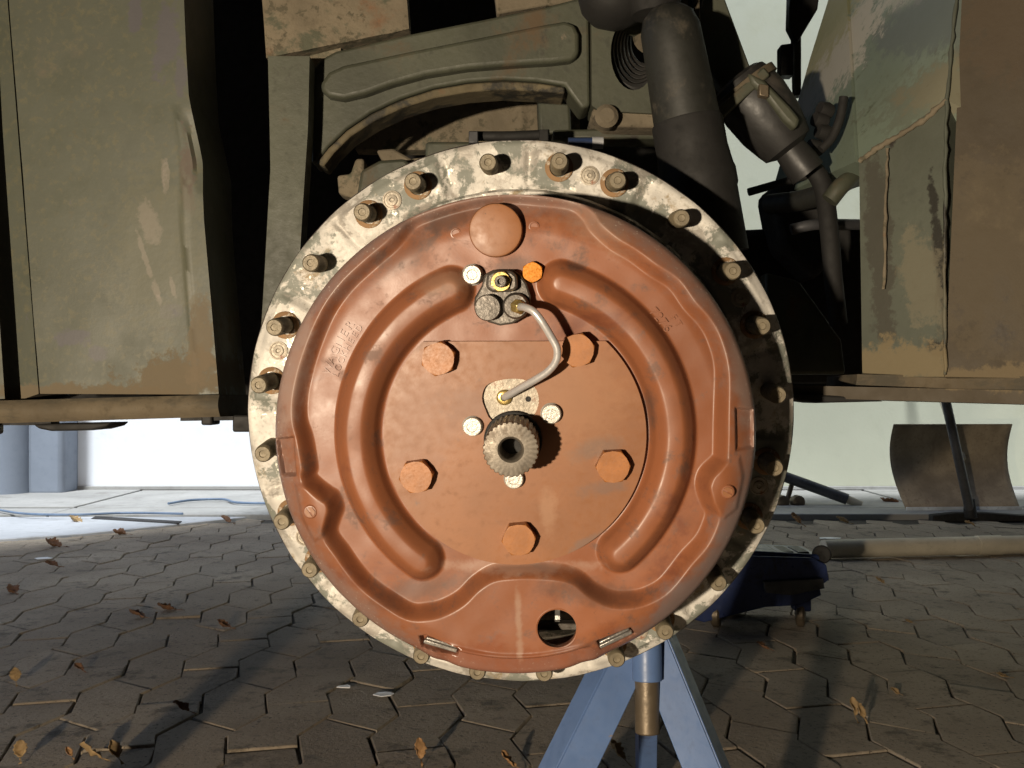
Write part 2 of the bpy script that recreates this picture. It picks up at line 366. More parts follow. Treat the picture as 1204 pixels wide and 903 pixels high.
def poly_mesh(name, V, Fq, mat, parent=None, local=False, smooth=60):
    me = bpy.data.meshes.new(name)
    me.vertices.add(len(V)); me.vertices.foreach_set('co', np.asarray(V, dtype=np.float32).ravel())
    Fq = np.asarray(Fq, dtype=np.int32); nf = len(Fq)
    me.loops.add(nf*4); me.loops.foreach_set('vertex_index', Fq.ravel())
    me.polygons.add(nf); me.polygons.foreach_set('loop_start', np.arange(0, nf*4, 4, dtype=np.int32))
    me.update(calc_edges=True); me.validate()
    me.polygons.foreach_set('use_smooth', [True]*nf)
    if smooth: me.set_sharp_from_angle(angle=R(smooth))
    return link(name, me, mat, parent, local)

def interp_edge(pts, n):
    """resample a px polyline at n even steps of its py"""
    ys = [p[1] for p in pts]; xs = [p[0] for p in pts]
    t = np.linspace(ys[0], ys[-1], n)
    return [(float(np.interp(y, ys, xs)), float(y)) for y in t]

def slab(name, left, right, dl, dr, nu, nv, mat, parent, disp=None, back=0.02):
    """sheet between two polylines given in photo pixels at their real distance, folded back at its border"""
    L = interp_edge(left, nv+1); Rr = interp_edge(right, nv+1); V = []; fs = []
    for j in range(nv+1):
        a = W(*L[j], dl); b = W(*Rr[j], dr)
        for i in range(nu+1):
            p = a.lerp(b, i/nu)
            if disp: p = p + Vector((0, -disp(i/nu, j/nv, p), 0))
            V.append(p)
    for j in range(nv):
        for i in range(nu):
            k = j*(nu+1)+i; fs.append((k, k+nu+1, k+nu+2, k+1))
    border = [i for i in range(nu+1)] + [(j+1)*(nu+1)-1+0 for j in range(1, nv+1)] + [nv*(nu+1)+i for i in range(nu-1, -1, -1)] + [j*(nu+1) for j in range(nv-1, 0, -1)]
    n0 = len(V)
    for k in border: V.append(Vector(V[k]) + Vector((0, back, 0)))
    m = len(border)
    for q in range(m):
        a, b = border[q], border[(q+1) % m]; fs.append((a, b, n0+(q+1) % m, n0+q))
    mb = MB(); mb.add(V, fs)
    o = mb.build(name, mat, parent, smooth=45)
    return o

def P(pts, d): return [W(x, y, d) for x, y in pts]

# ================================================================== SETTING
g = MB().box((0, 20, -0.11), (160, 160, 0.1)).build('ground', M_EARTH); tag(g, kind='structure')

# ---- concrete apron along the far wall
WALL_Y = 5.5; APR_Y = 4.36
apron = MB().box((0, (APR_Y+WALL_Y)/2+0.1, -0.035), (14, WALL_Y-APR_Y+0.2, 0.05)).build('concrete_apron', M_SAND); tag(apron, kind='structure')
x = -6.0; r_ = random.Random(3)
while x < 6:
    wd = 0.98
    for (y0, y1, dz) in ((APR_Y, 4.62, 0.0), (4.64, WALL_Y, 0.0)):
        MB().box((x+wd/2, (y0+y1)/2, 0.005+r_.uniform(-.003, .003)), (wd, y1-y0-0.012, 0.03)).build('slab', M_CONC, apron, bevel=0.004)
    x += wd+0.012

# ---- paving stones, long interlocking concrete pavers
PW, PL = 0.1125, 0.2245
bed = MB().box((0, (APR_Y-3)/2, -0.0315), (14, APR_Y+3, 0.05)).build('paving', M_SAND); tag(bed, kind='structure')
def tri(t):
    t = t % 1.0; return 4*abs(t-0.5)-1
PY0, PX0 = 1.626, -0.069
def bx(j, y):                               # the zigzag line between column j-1 and j
    return PX0 + (j-0.5)*PW - 0.0165*tri((y-PY0)/PL+0.25)
def stone_poly(j, k, gap=0.0009):
    y0 = PY0 + (k + (0.5 if j % 2 else 0))*PL; y1 = y0 + PL
    sl = 0.24 if j % 2 else -0.52             # the ends run askew, each column its own way
    def side(jj, sg): return [(bx(jj, y)-sg*gap, y) for y in (y0+gap+sg*sl*PW/2, y0+PL/4, y0+3*PL/4, y1-gap+sg*sl*PW/2)]
    return side(j+1, 1) + side(j, -1)[::-1], (PX0+j*PW, (y0+y1)/2)
def stone_geom(poly, c, tilt, dz):
    n = len(poly); vs = []
    for (ins, z) in ((0.0, -0.03), (0.0, -0.004), (0.0010, -0.0010), (0.0030, 0.0)):
        for (x, y) in poly:
            dx, dy = x-c[0], y-c[1]; l = math.hypot(dx, dy); f = 1-ins/l
            X, Y = dx*f, dy*f
            vs.append((X, Y, z + (X*tilt[0]+Y*tilt[1] + dz if z > -0.02 else 0)))
    fs = [tuple(3*n+i for i in range(n))]
    for a in range(3):
        for i in range(n):
            k = (i+1) % n; fs.append((a*n+i, a*n+k, (a+1)*n+k, (a+1)*n+i))
    return vs, fs
rs = random.Random(11); cand = []
for j in range(-30, 31):
    for k in range(-7, 13):
        poly, c = stone_poly(j, k)
        if c[1] > APR_Y-0.14 or c[1] < 0.25: continue
        px = 602 + c[0]*F/c[1]; py = 465 + CAMZ*F/c[1]
        vis = -40 < px < 1244 and py < 960 and not (330 < px < 880 and py < 700)
        cand.append((0 if vis else 1, c[1], j, k))
cand.sort(); rest = MB(); cache = {}
ang = R(-1.0)
rot = Matrix.Rotation(ang, 3, 'Z')
for idx, (nv_, yy, j, k) in enumerate(cand):
    poly, c = stone_poly(j, k)
    tilt = (rs.gauss(0, .0035), rs.gauss(0, .0030)); dz = rs.gauss(0, .0006)
    if nv_ == 0 and idx < 300:
        key = (j % 2, rs.randrange(9))
        if key not in cache:
            poly = [(x+rs.uniform(-.0016, .0016), y+rs.uniform(-.0016, .0016)) for x, y in poly]
            vs, fs = stone_geom(poly, c, tilt, dz); mb = MB(); mb.add(vs, fs); me = mb.mesh('paving_stone', 0); me.materials.append(M_STONE); cache[key] = me
        o = bpy.data.objects.new('paving_stone', cache[key]); col.objects.link(o); o.parent = bed
        sc1 = rs.uniform(.982, 1.0); o.scale = (sc1, rs.uniform(.988, 1.0), 1)
        o.location = rot @ Vector((c[0]+rs.gauss(0, .0008), c[1]+rs.gauss(0, .0008), dz)); o.rotation_euler = (rs.gauss(0, .0025), rs.gauss(0, .0025), ang + rs.gauss(0, .008))
    else:
        vs, fs = stone_geom(poly, c, tilt, dz)
        rest.add([rot @ Vector((v[0]+c[0], v[1]+c[1], v[2])) for v in vs], fs)
o = rest.build('paving_stones', M_STONE, bed, smooth=0); tag(o, kind='stuff')

pt = [(-6, 3.45), (-2.6, 3.52), (-1.95, 3.64), (-1.66, 3.81), (-1.42, 4.06), (-1.16, 4.352), (-6, 4.352)]
o = MB().prism([(x, y, 0.010) for x, y in pt], (0, 0, -0.03)).build('concrete_patch', M_PALECONC, bevel=0.003); tag(o, kind='structure')
# ---- far building wall
wall = empty('building_wall', Matrix.Translation((0, WALL_Y, 0)), 'cream rendered building wall behind the vehicle at the edge of the yard', 'wall')
MB().box((4.5, WALL_Y+0.15, 3.0), (9.0, 0.3, 6.2)).build('wall', M_WALL, wall)
MB().box((-3.002, WALL_Y+0.15, 3.0), (6.0, 0.296, 6.2)).build('wall', M_DAYLITWALL, wall)  # left part whitened, the daylight on it is put into the colour
MB().box((1.5, WALL_Y-0.010, 0.03), (15.0, 0.016, 0.02)).build('base_strip', M_CONC, wall, bevel=0.003)
pil = empty('wall_pillar', Matrix.Translation((-2.62, 5.3, 0)), 'blue grey rounded pillar standing against the cream wall', 'pillar')
mb = MB(); mb.revolve((-2.72, 5.34, 0.0), (0, 0, 1), [(0.155, 0), (0.15, 0.1), (0.15, 3.0)], 32); mb.build('shaft', M_PILLAR, pil)
MB().box((-2.49, 5.40, 1.5), (0.20, 0.2, 3.0)).build('pilaster', M_PILLAR, pil, bevel=0.03, seg=4)

# ---- carport over the vehicle (unseen, added; roof outline shaped to shade the yard)
cp = empty('sunshade', Matrix.Translation((0, 0, 0)), 'dark carport roof and side walls added unseen to keep daylight off the vehicle', 'sunshade')
roof = [(-3.6, -3.4), (4.6, -3.4), (4.6, 3.45), (-1.12, 3.45), (-2.41, 1.83), (-3.6, 0.33)]
MB().prism([(x, y, 3.0) for x, y in roof], (0, 0, 0.15)).build('roof', M_INNER, cp)
MB().box((0.5, -3.3, 1.5), (8.2, 0.12, 2.98)).build('wall', M_INNER, cp)
MB().box((-3.5, -1.35, 1.5), (0.12, 3.76, 2.98)).build('wall', M_INNER, cp)
MB().box((4.5, 0.1, 1.5), (0.12, 6.66, 2.98)).build('wall', M_INNER, cp)

# ---- work lamp behind the camera
lamp = empty('work_lamp', Matrix.Translation((LAMP.x, LAMP.y, 0)), 'halogen work lamp on a low stand that lights the hub', 'lamp')
aim = Vector((0.0, 0.92, 0.50)); ld = (aim-LAMP).normalized()
lrot = ld.to_track_quat('Y', 'Z').to_matrix()
MB().box(LAMP-ld*0.085, (0.20, 0.09, 0.15), lrot).build('housing', M_BLACK, lamp, bevel=0.012)
mb = MB(); c0 = Vector((LAMP.x, LAMP.y-0.09, 0)); mb.cyl(c0+Vector((0, -0.02, 0.012)), c0+Vector((0, -0.02, 0.34)), 0.012); mb.build('post', M_GREYMET, lamp)
MB().box(c0+Vector((0, -0.02, 0.006)), (0.26, 0.20, 0.012)).build('foot', M_GREYMET, lamp, bevel=0.004)
al = bpy.data.lights.new('work_light', 'AREA'); al.shape = 'RECTANGLE'; al.size = 0.05; al.size_y = 0.035
al.energy = 29; al.color = (1.0, 0.84, 0.63)
lo = bpy.data.objects.new('work_light', al); col.objects.link(lo); lo.parent = lamp
lo.matrix_parent_inverse = ROOT[lamp].inverted()
lo.matrix_basis = Matrix.Translation(LAMP) @ ld.to_track_quat('-Z', 'Y').to_matrix().to_4x4()

# ================================================================== WHEEL HUB
yaw, tilt = R(2.2), R(6.5)
a = Vector((-math.sin(yaw)*math.cos(tilt), -math.cos(yaw)*math.cos(tilt), -math.sin(tilt)))
X = Vector((math.cos(yaw), -math.sin(yaw), 0)); Y = a.cross(X)
HC = W(609.0, 493.0, 0.908)
HM = Matrix(((X.x, Y.x, a.x, HC.x), (X.y, Y.y, a.y, HC.y), (X.z, Y.z, a.z, HC.z), (0, 0, 0, 1)))
HI = HM.inverted()
def HL(px, py, w):                      # photo pixel -> point on the hub plane at height w (hub coordinates)
    o = HI @ Vector((0, 0, CAMZ)); d = (HI.to_3x3() @ (W(px, py, 1)-Vector((0, 0, CAMZ))))
    t = (w-o.z)/d.z; p = o + d*t
    return Vector((p.x, p.y, w))

hub = empty('wheel_hub', HM, 'bare round wheel hub with rust red backing plate and studded scraped rim', 'wheel hub')

# ---- mounting flange
na = 900
prof = [(0.150, -.030), (0.196, -.030), (0.1965, .008), (0.198, .0105), (0.2035, .0105), (0.2055, .008), (0.2065, 0.0)] + \
       [(0.2065+0.0385*i/16, 0.0) for i in range(1, 17)] + [(0.2470, -0.0006), (0.2490, -.0022)]
V = []; padc = [74+45*k for k in range(8)]
th = np.arange(na)*360.0/na
def padf(t):
    d = min(abs((t-c+180) % 360-180) for c in padc)
    return d
pd = np.array([padf(t) for t in th])
step = np.clip((12.6-pd)/1.6, 0, 1); step = step*step*(3-2*step)
groove = np.exp(-((pd-13.4)/0.7)**2)
rng = np.random.RandomState(2)
for (r, z) in prof:
    inpad = 1.0 if 0.2075 < r < 0.2445 else 0.0
    taper = min(1, max(0, (r-0.2065)/0.003))*min(1, max(0, (0.2445-r)/0.004)) if inpad else 0
    zz = z + taper*(0.0034*step - 0.0016*groove) + (0.0003*np.sin(np.radians(th*7+r*900))+0.00025*np.sin(np.radians(th*23)+r*500))
    rr = r + 0.0002*np.sin(np.radians(th*31))
    V.append(np.stack([rr*np.cos(np.radians(th)), rr*np.sin(np.radians(th)), zz], 1))
V = np.concatenate(V); nr = len(prof)
ii = np.arange(na); fq = []
for j in range(nr-1):
    fq.append(np.stack([j*na+ii, (j+1)*na+ii, (j+1)*na+(ii+1) % na, j*na+(ii+1) % na], 1))
flange = poly_mesh('mounting_flange', V, np.concatenate(fq), M_RING, hub, True, 40)
mb = MB(); mb.revolve((0, 0, 0), (0, 0, 1), [(0.2490, -.0022), (0.2500, -.004), (0.2500, -.022), (0.246, -.026), (0.246, -.045), (0.20, -.06), (0.10, -.08)], 180, close=False)
mb.build('flange_edge', M_RIM, flange, True, smooth=50)
# back disc that closes the drum
MB().revolve((0, 0, -0.029), (0, 0, 1), [(0.15, -.002), (0.15, 0.0)], 64).build('drum_web', M_BLACK, flange, True)

SL = 0.037
mbs = MB(); rs_ = 0.0079
prof = [(rs_*0.98, -0.002), (rs_*0.98, 0.004)]
zz = 0.004
while zz < SL-0.006:                                   # thread ridges
    prof += [(rs_*0.90, zz+0.0006), (rs_, zz+0.0014), (rs_, zz+0.0017)]; zz += 0.0022
prof += [(rs_*0.96, SL-0.004), (rs_*0.96, SL-0.0015), (rs_*0.82, SL), (rs_*0.42, SL), (rs_*0.36, SL-0.0012), (0.0001, SL-0.0014)]
mbs.revolve((0, 0, 0), (0, 0, 1), prof, 20, close=False)
stud_me = mbs.mesh('stud', 40); stud_me.materials.append(M_STUD)
wash_me = MB().revolve((0, 0, 0), (0, 0, 1), [(0.0125, 0.0), (0.0125, 0.0018), (0.0115, 0.0026), (0.0085, 0.0028)], 24, close=False).mesh('stud_collar', 40)
wash_me.materials.append(surface('rusty_collar', (0.26, 0.15, 0.07), 0.8, 0.1, [((0.45, 0.40, 0.32), 90, 0.55, 0.65, 0.5, 0.4, None)], bump=0.4, bscale=300, bdist=0.0008))
rv = random.Random(5)
for c in padc:
    for off, pad in ((6.5, 1), (-6.5, 1), (-22.7, 0)):
        t = R(c+off+rv.uniform(-.4, .4)); z0 = 0.0034 if pad else 0.0
        o = bpy.data.objects.new('stud', stud_me); col.objects.link(o); o.parent = flange
        o.location = (0.2275*math.cos(t), 0.2275*math.sin(t), z0 + rv.uniform(-.002, .001)); o.rotation_euler = (rv.gauss(0, .015), rv.gauss(0, .015), rv.uniform(0, 6))
        if pad:
            q = bpy.data.objects.new('stud_collar', wash_me); col.objects.link(q); q.parent = flange
            q.location = (0.2275*math.cos(t), 0.2275*math.sin(t), z0)
scr = MB().revolve((0, 0, 0), (0, 0, 1), [(0.0085, 0), (0.0085, .0012), (0.0072, .0014), (0.0068, .0006), (0.0050, .0006), (0.0046, .0022), (0.0022, .0026), (0.0016, .0012), (0.0001, .0010)], 22, close=False).mesh('flange_screw', 40)
scr.materials.append(M_ALU)
for c in padc:
    t = R(c+rv.uniform(-.6, .6)); o = bpy.data.objects.new('flange_screw', scr); col.objects.link(o); o.parent = flange
    o.location = (0.2265*math.cos(t), 0.2265*math.sin(t), 0.0034)

# ---- backing plate, a pressed sheet: relief in photo pixels about its centre (606,507)
K = 0.1924/280; PC = (604.5, 511.0); RC = (606.0, 507.0); W0 = 0.114
interior = [(375,413),(395,367),(418,336),(447,310),(470,291),(484,275),(493,265),(510,258),(539,249),(568,243),(600,239),(629,241),(669,246),(686,258),(695,272),(715,290),(738,304),(761,321),(784,336),(801,359),(819,379),(830,399),(838,430),(838,480),(838,524),(836,532),(822,547),(818,564),(824,584),(830,596),(827,610),(819,627),(801,648),(779,677),(761,689),(744,694),(720,694),(699,684),(681,669),(660,662),(630,660),(606,660),(579,664),(558,677),(540,695),(519,707),(501,711),(483,711),(459,697),(435,679),(418,658),(406,640),(394,622),(397,607),(402,592),(397,576),(390,571),(378,562),(370,553),(372,544),(369,520),(366,504),(361,484),(363,455)]
def smooth_poly(pts, k=4):
    q = [Vector((x, y, 0)) for x, y in pts]; n = len(q); out = []
    for i in range(n):
        a_, b_, c_, d_ = q[i-1], q[i], q[(i+1) % n], q[(i+2) % n]
        for j in range(k):
            t = j/k; p = 0.5*((2*b_)+(c_-a_)*t+(2*a_-5*b_+4*c_-d_)*t*t+(3*b_-a_-3*c_+d_)*t**3); out.append((p.x, p.y))
    return out
def sdist(PX, PY, poly):                 # signed distance, positive outside
    d2 = np.full(PX.shape, 1e9); ins = np.zeros(PX.shape, bool); n = len(poly)
    for i in range(n):
        x0, y0 = poly[i]; x1, y1 = poly[(i+1) % n]
        ex, ey = x1-x0, y1-y0; L = ex*ex+ey*ey+1e-9
        t = np.clip(((PX-x0)*ex+(PY-y0)*ey)/L, 0, 1)
        d2 = np.minimum(d2, (PX-x0-t*ex)**2+(PY-y0-t*ey)**2)
        if y0 != y1:
            c = ((y0 > PY) != (y1 > PY)) & (PX < ex*(PY-y0)/ey+x0); ins ^= c
    d = np.sqrt(d2); return np.where(ins, -d, d)
def sst(x, lo, hi):
    t = np.clip((x-lo)/(hi-lo), 0, 1); return t*t*(3-2*t)
def arc_dist(PX, PY, r0, a0, a1):
    dx, dy = PX-RC[0], -(PY-RC[1]); r = np.hypot(dx, dy); an = np.degrees(np.arctan2(dy, dx)); mid = (a0+a1)/2; half = (a1-a0)/2
    da = (an-mid+180) % 360-180
    dd = np.abs(r-r0)
    for s in (-1, 1):
        e = math.radians(mid+s*half); ex, ey = r0*math.cos(e), r0*math.sin(e)
        de = np.hypot(dx-ex, dy-ey); dd = np.where(da*s > half, de, dd)
    return dd
R_SLOT = [(856,472),(879,476),(880,520),(858,521)]
L_SLOT = [(327,511),(352,506),(353,551),(334,555)]
C_SLOTS = [[(494,743),(502,741),(541,756),(537,768),(496,758)], [(702,746),(741,731),(746,741),(707,758)]]
def relief(PX, PY):
    r = np.hypot(PX-PC[0], PY-PC[1]); an = np.degrees(np.arctan2(-(PY-PC[1]), PX-PC[0]))
    s = sdist(PX, PY, smooth_poly(interior, 4))
    bl = sst(s, -4, 12); h = 17.0*bl
    for (r0, a0, a1) in ((183, 113, 233), (183, -48, 73)):
        d = arc_dist(PX, PY, r0, a0, a1); t_ = np.clip(d/29, 0, 1); h = h + 18*(0.55*(1-sst(d, 7, 29))+0.45*np.sqrt(np.clip(1-(d/27)**2, 0, 1))*(1-sst(d, 20, 29)))
    h -= 5.0*(1-sst(sdist(PX, PY, R_SLOT), -2.5, 1.5))
    h -= 7.5*(1-sst(sdist(PX, PY, L_SLOT), -2.5, 1.5))
    for c in C_SLOTS: h -= 9*(1-sst(sdist(PX, PY, c), -2, 1.5))
    # pads beside the slots
    h += 2.2*(1-sst(sdist(PX, PY, [(352,560),(378,565),(394,585),(390,604),(384,622),(372,630),(358,600)]), -4, 3))
    h += 1.8*(1-sst(sdist(PX, PY, [(836,535),(862,528),(868,552),(862,590),(846,600),(832,590),(826,562)]), -4, 3))
    bot = np.abs((an+90+180) % 360-180)
    h -= 9.0*sst(r, 255, 259)*(1-sst(bot, 16, 21))
    h += 1.5*np.exp(-((r-253)/2.5)**2)*(1-sst(bot, 16, 21))
    h -= 17.0*np.clip((r-236)/44, 0, 1)**1.9*sst(bot, 12, 26)+2.5*np.clip((r-274)/6, 0, 1)**2
    # slight hammering and warp of the sheet
    h += 0.35*np.sin(PX*0.045+PY*0.02)*np.sin(PY*0.05-PX*0.013) + 0.18*np.sin(PX*0.13+1)*np.sin(PY*0.11)
    return h
na = 1000; rad = np.concatenate([np.linspace(100, 150, 12, endpoint=False), np.linspace(150, 280, 118)])
A = np.arange(na)*2*math.pi/na
RR, AA = np.meshgrid(rad, A, indexing='ij')
PX = PC[0]+RR*np.cos(AA); PY = PC[1]-RR*np.sin(AA)
HOLE = (655.0, 730.0, 23.0)
dx, dy = PX-HOLE[0], PY-HOLE[1]; dh = np.hypot(dx, dy); near = np.abs(dh-HOLE[2]) < 0.85
PX = np.where(near, HOLE[0]+dx/dh*HOLE[2], PX); PY = np.where(near, HOLE[1]+dy/dh*HOLE[2], PY)
HT = relief(PX, PY)
V = np.stack([(PX-PC[0])*K, -(PY-PC[1])*K, W0+HT/1000], -1).reshape(-1, 3)
nr = len(rad)
sk = np.stack([(PX[-1]-PC[0])*K, -(PY[-1]-PC[1])*K, np.full(na, W0-0.008)], 1)
sk2 = np.stack([(PX[-1]-PC[0])*K*0.985, -(PY[-1]-PC[1])*K*0.985, np.full(na, 0.055)], 1)
V = np.concatenate([V, sk, sk2]); fq = []; ii = np.arange(na)
for j in range(nr+1):
    q = np.stack([j*na+ii, (j+1)*na+ii, (j+1)*na+(ii+1) % na, j*na+(ii+1) % na], 1)
    if j < nr-1:
        cx = (PX[j, q[:, 0]-j*na]+PX[j+1, ii]+PX[j+1, (ii+1) % na]+PX[j, (ii+1) % na])/4
        cy = (PY[j, ii]+PY[j+1, ii]+PY[j+1, (ii+1) % na]+PY[j, (ii+1) % na])/4
        q = q[np.hypot(cx-HOLE[0], cy-HOLE[1]) > HOLE[2]]
    fq.append(q)
plate = poly_mesh('backing_plate', V, np.concatenate(fq), M_RED, hub, True, 55)
def hgt(px, py): return float(relief(np.array([px], float), np.array([py], float))[0])/1000 + W0
def Lp(px, py, w=None, dw=0.0):           # plate-plan pixel -> hub coordinates
    return Vector(((px-PC[0])*K, -(py-PC[1])*K, (hgt(px, py) if w is None else w)+dw))
def circle(c, r, n, ph=0): return [c + Vector((r*math.cos(2*math.pi*i/n+ph), r*math.sin(2*math.pi*i/n+ph), 0)) for i in range(n)]

# hole rim, what shows through it
hc = Lp(HOLE[0], HOLE[1], W0+0.0165)
MB().revolve(hc, (0, 0, 1), [(HOLE[2]*K+.0006, -0.010), (HOLE[2]*K-.0002, -0.006), (HOLE[2]*K-.0002, .0001), (HOLE[2]*K+.0008, .0006), (HOLE[2]*K+.0016, .0002)], 40, close=False).build('hole_rim', M_RED, plate, True)
adj = MB(); gp = []
for i in range(48):
    rr = 0.0165 if (i//2) % 2 else 0.0138; t = 2*math.pi*i/48; gp.append(Vector((0, rr*math.cos(t), rr*math.sin(t))))
gc = Lp(656, 717, 0.090); adj.prism([gc+p-Vector((0.002, 0, 0)) for p in gp], (0.004, 0, 0)); adj.build('adjuster_wheel', M_STEEL, plate, True)
MB().box(Lp(668, 716, 0.082), (0.010, 0.020, 0.012)).build('shoe_end', M_ALU, plate, True, bevel=0.002)
MB().box(Lp(655, 750, 0.083), (0.045, 0.006, 0.010)).build('shoe_spring_bar', M_CAST, plate, True, bevel=0.001)

# round blanking boss
bc = Lp(586, 272)
MB().revolve(bc, (0, 0, 1), [(0.0208, -0.004), (0.0208, 0.0068), (0.0200, 0.0082), (0.0185, 0.0086), (0.006, 0.0088), (0.0001, 0.0088)], 48, close=False).build('round_boss', M_COVER, plate, True)
for (x, y) in ((540, 275), (629, 268)):
    MB().revolve(Lp(x, y), (0, 0, 1), [(0.0042, -.001), (0.0042, .0004), (0.0034, .0005), (0.0030, .0000), (0.0001, .0000)], 20, close=False).build('rivet', M_RED, plate, True)
# slotted screws on the side pads
for (x, y, an) in ((371, 592, 0.6), (848, 567, 1.1)):
    p = Lp(x, y); s = MB(); s.revolve(p, (0, 0, 1), [(0.0056, -.002), (0.0056, .0010), (0.0048, .0018), (0.0001, .0022)], 24, close=False)
    sc_o = s.build('slotted_screw', M_RED, plate, True)
    # raised lands either side of the slot
    for sgn in (-1, 1):
        q = MB(); n_ = Vector((math.cos(an), math.sin(an), 0)); t_ = Vector((-n_.y, n_.x, 0))
        pts = [p + n_*0.0007*sgn + t_*0.0040 + Vector((0, 0, .0026)), p + n_*0.0007*sgn - t_*0.0040 + Vector((0, 0, .0026)), p + n_*0.0036*sgn - t_*0.0022 + Vector((0, 0, .0026)), p + n_*0.0036*sgn + t_*0.0022 + Vector((0, 0, .0026))]
        if sgn < 0: pts.reverse()
        q.prism(pts, (0, 0, -.0014)); q.build('screw_land', M_COVER, plate, True)
# spring clips in the two bottom slots
def clip(p0, p1, dirn):
    a_, b_ = Lp(*p0, hgt(*p0)+0.004), Lp(*p1, hgt(*p1)+0.004); u_ = (b_-a_).normalized(); n_ = Vector((-u_.y, u_.x, 0)); m = (a_+b_)/2; L = (b_-a_).length
    rt = Matrix((u_, n_, Vector((0, 0, 1)))).transposed()
    c = MB(); c.box(m, (L, 0.0036, 0.006), rt); c.box(m+n_*0.0036+Vector((0, 0, .0015)), (L*0.92, 0.0024, 0.005), rt)
    o = c.build('spring_clip', M_STEEL, plate, True, bevel=0.0009)
    t = MB(); t.box(m+n_*0.0115+Vector((0, 0, .0045)), (0.0085, 0.0075, 0.0022), rt); t.build('clip_tongue', M_CAST, plate, True, bevel=0.0006)
clip((498, 751), (537, 764), 1); clip((705, 753), (743, 737), 1)

# embossed lettering on the plate
def letters(text, r, a0, a1, size, name):
    vs, fs = [], []
    n = len(text); dg = bpy.context.evaluated_depsgraph_get()
    for i, ch in enumerate(text):
        if ch == ' ': continue
        cu = bpy.data.curves.new('t', 'FONT'); cu.body = ch; cu.size = size; cu.extrude = 0.0007; cu.align_x = 'CENTER'; cu.resolution_u = 3
        ob = bpy.data.objects.new('t', cu); col.objects.link(ob); dg.update()
        me = bpy.data.meshes.new_from_object(ob.evaluated_get(dg)); col.objects.unlink(ob); bpy.data.objects.remove(ob)
        t = R(a0+(a1-a0)*(i+0.5)/n); px = PC[0]+r*math.cos(t); py = PC[1]-r*math.sin(t)
        c = Lp(px, py, None, 0.0002); k = len(vs); ro = Matrix.Rotation(t-math.pi/2, 3, 'Z')
        vs += [tuple(c + ro @ v.co) for v in me.vertices]; fs += [tuple(j+k for j in p.vertices) for p in me.polygons]
        bpy.data.meshes.remove(me)
    mb = MB(); mb.add(vs, fs); mb.build(name, M_RED, plate, True, smooth=0)
letters('WAGNER', 226, 160.5, 143.5, 0.0098, 'embossed_lettering')
letters('LOCKHEED', 216, 161, 143, 0.0075, 'embossed_lettering')
letters('7276', 213, 43.5, 35, 0.0100, 'embossed_lettering')
letters('FT', 227, 38.5, 34, 0.0078, 'embossed_lettering')

# ---- centre cover with flat top and the opening above the shaft
CT = W0+0.0060
out = []
for i in range(181):
    t = R(-228 + 276*i/180)     # from upper left round the bottom to upper right
    out.append((606+151.5*math.cos(t), 507-151.5*math.sin(t)))
top = [p for p in out if p[1] > 397]
top = [Vector(((x-PC[0])*K, -(y-PC[1])*K, CT)) for x, y in top]
oval = smooth_poly([(569,462),(574,448),(588,442),(606,440),(622,443),(632,454),(634,468),(629,482),(618,492),(600,494),(580,488),(573,476)], 3)
oval = [Vector(((x-PC[0])*K, -(y-PC[1])*K, CT)) for x, y in oval]
mb = MB(); mb.prism(top, (0, 0, -0.0115), [oval]); cover = mb.build('cover_plate', M_COVER, hub, True, bevel=0.0011, smooth=30)
MB().revolve((0, 0, CT-0.0035), (0, 0, 1), [(0.060, -.003), (0.060, 0)], 40).build('hub_face', M_ALU, cover, True)
MB().revolve(Lp(622, 464, CT-0.0035), (0, 0, 1), [(0.0023, 0.0002), (0.0001, 0.0002)], 14, close=False).build('drain_hole', M_BLACK, cover, True)

def hexbolt(p, r, h, ph, name, mat, parent, washer=0.0):
    m = MB(); hx = [(r*math.cos(ph+i*math.pi/3), r*math.sin(ph+i*math.pi/3)) for i in range(6)]
    vs = [p+Vector((x, y, -0.002)) for x, y in hx] + [p+Vector((x, y, h*0.86)) for x, y in hx]
    n = 24; c1 = [p+Vector((r*0.93*math.cos(2*math.pi*i/n+ph), r*0.93*math.sin(2*math.pi*i/n+ph), h)) for i in range(n)]
    c1 = [p+Vector(((x.x-p.x), (x.y-p.y), h)) for x in c1]
    vs += c1; fs = [tuple(range(12, 12+n))]
    for i in range(6):
        k = (i+1) % 6; fs.append((i, k, 6+k, 6+i))
        seg = [12+(i*4+q) % n for q in range(5)]
        fs.append((6+i, 6+k) + tuple(reversed(seg)))
    m.add(vs, fs); o = m.build(name, mat, parent, True, bevel=0.0005, smooth=25)
    if washer:
        MB().revolve(p, (0, 0, 1), [(washer, -.001), (washer, .0012), (washer*0.9, .0018), (r*0.8, .0018)], 28, close=False).build('washer', mat, parent, True)
    return o
for (x, y, ph) in ((515, 422, 0.35), (679, 412, 0.25), (489, 561, 0.15), (721, 549, 0.05), (610, 635, 0.10)):
    p = HL(x, y, CT+0.010); p.z = CT
    hexbolt(p, 0.0140, 0.0105, ph, 'cover_bolt', M_BOLT, cover)
    # grade dash on each head
for (x, y, mt, r, h) in ((555, 502, M_ZINC, 0.0076, 0.006), (648, 487, M_ZINC, 0.0078, 0.006), (604, 564, M_ZINC, 0.0076, 0.006)):
    p = HL(x, y, CT+h); p.z = CT
    MB().revolve(p, (0, 0, 1), [(r*1.08, -.001), (r*1.08, .0012), (r, .0016), (r, h*0.85), (r*0.9, h), (r*0.55, h), (r*0.5, h-.0008), (0.0001, h-.0008)], 26, close=False).build('zinc_bolt', mt, cover, True)

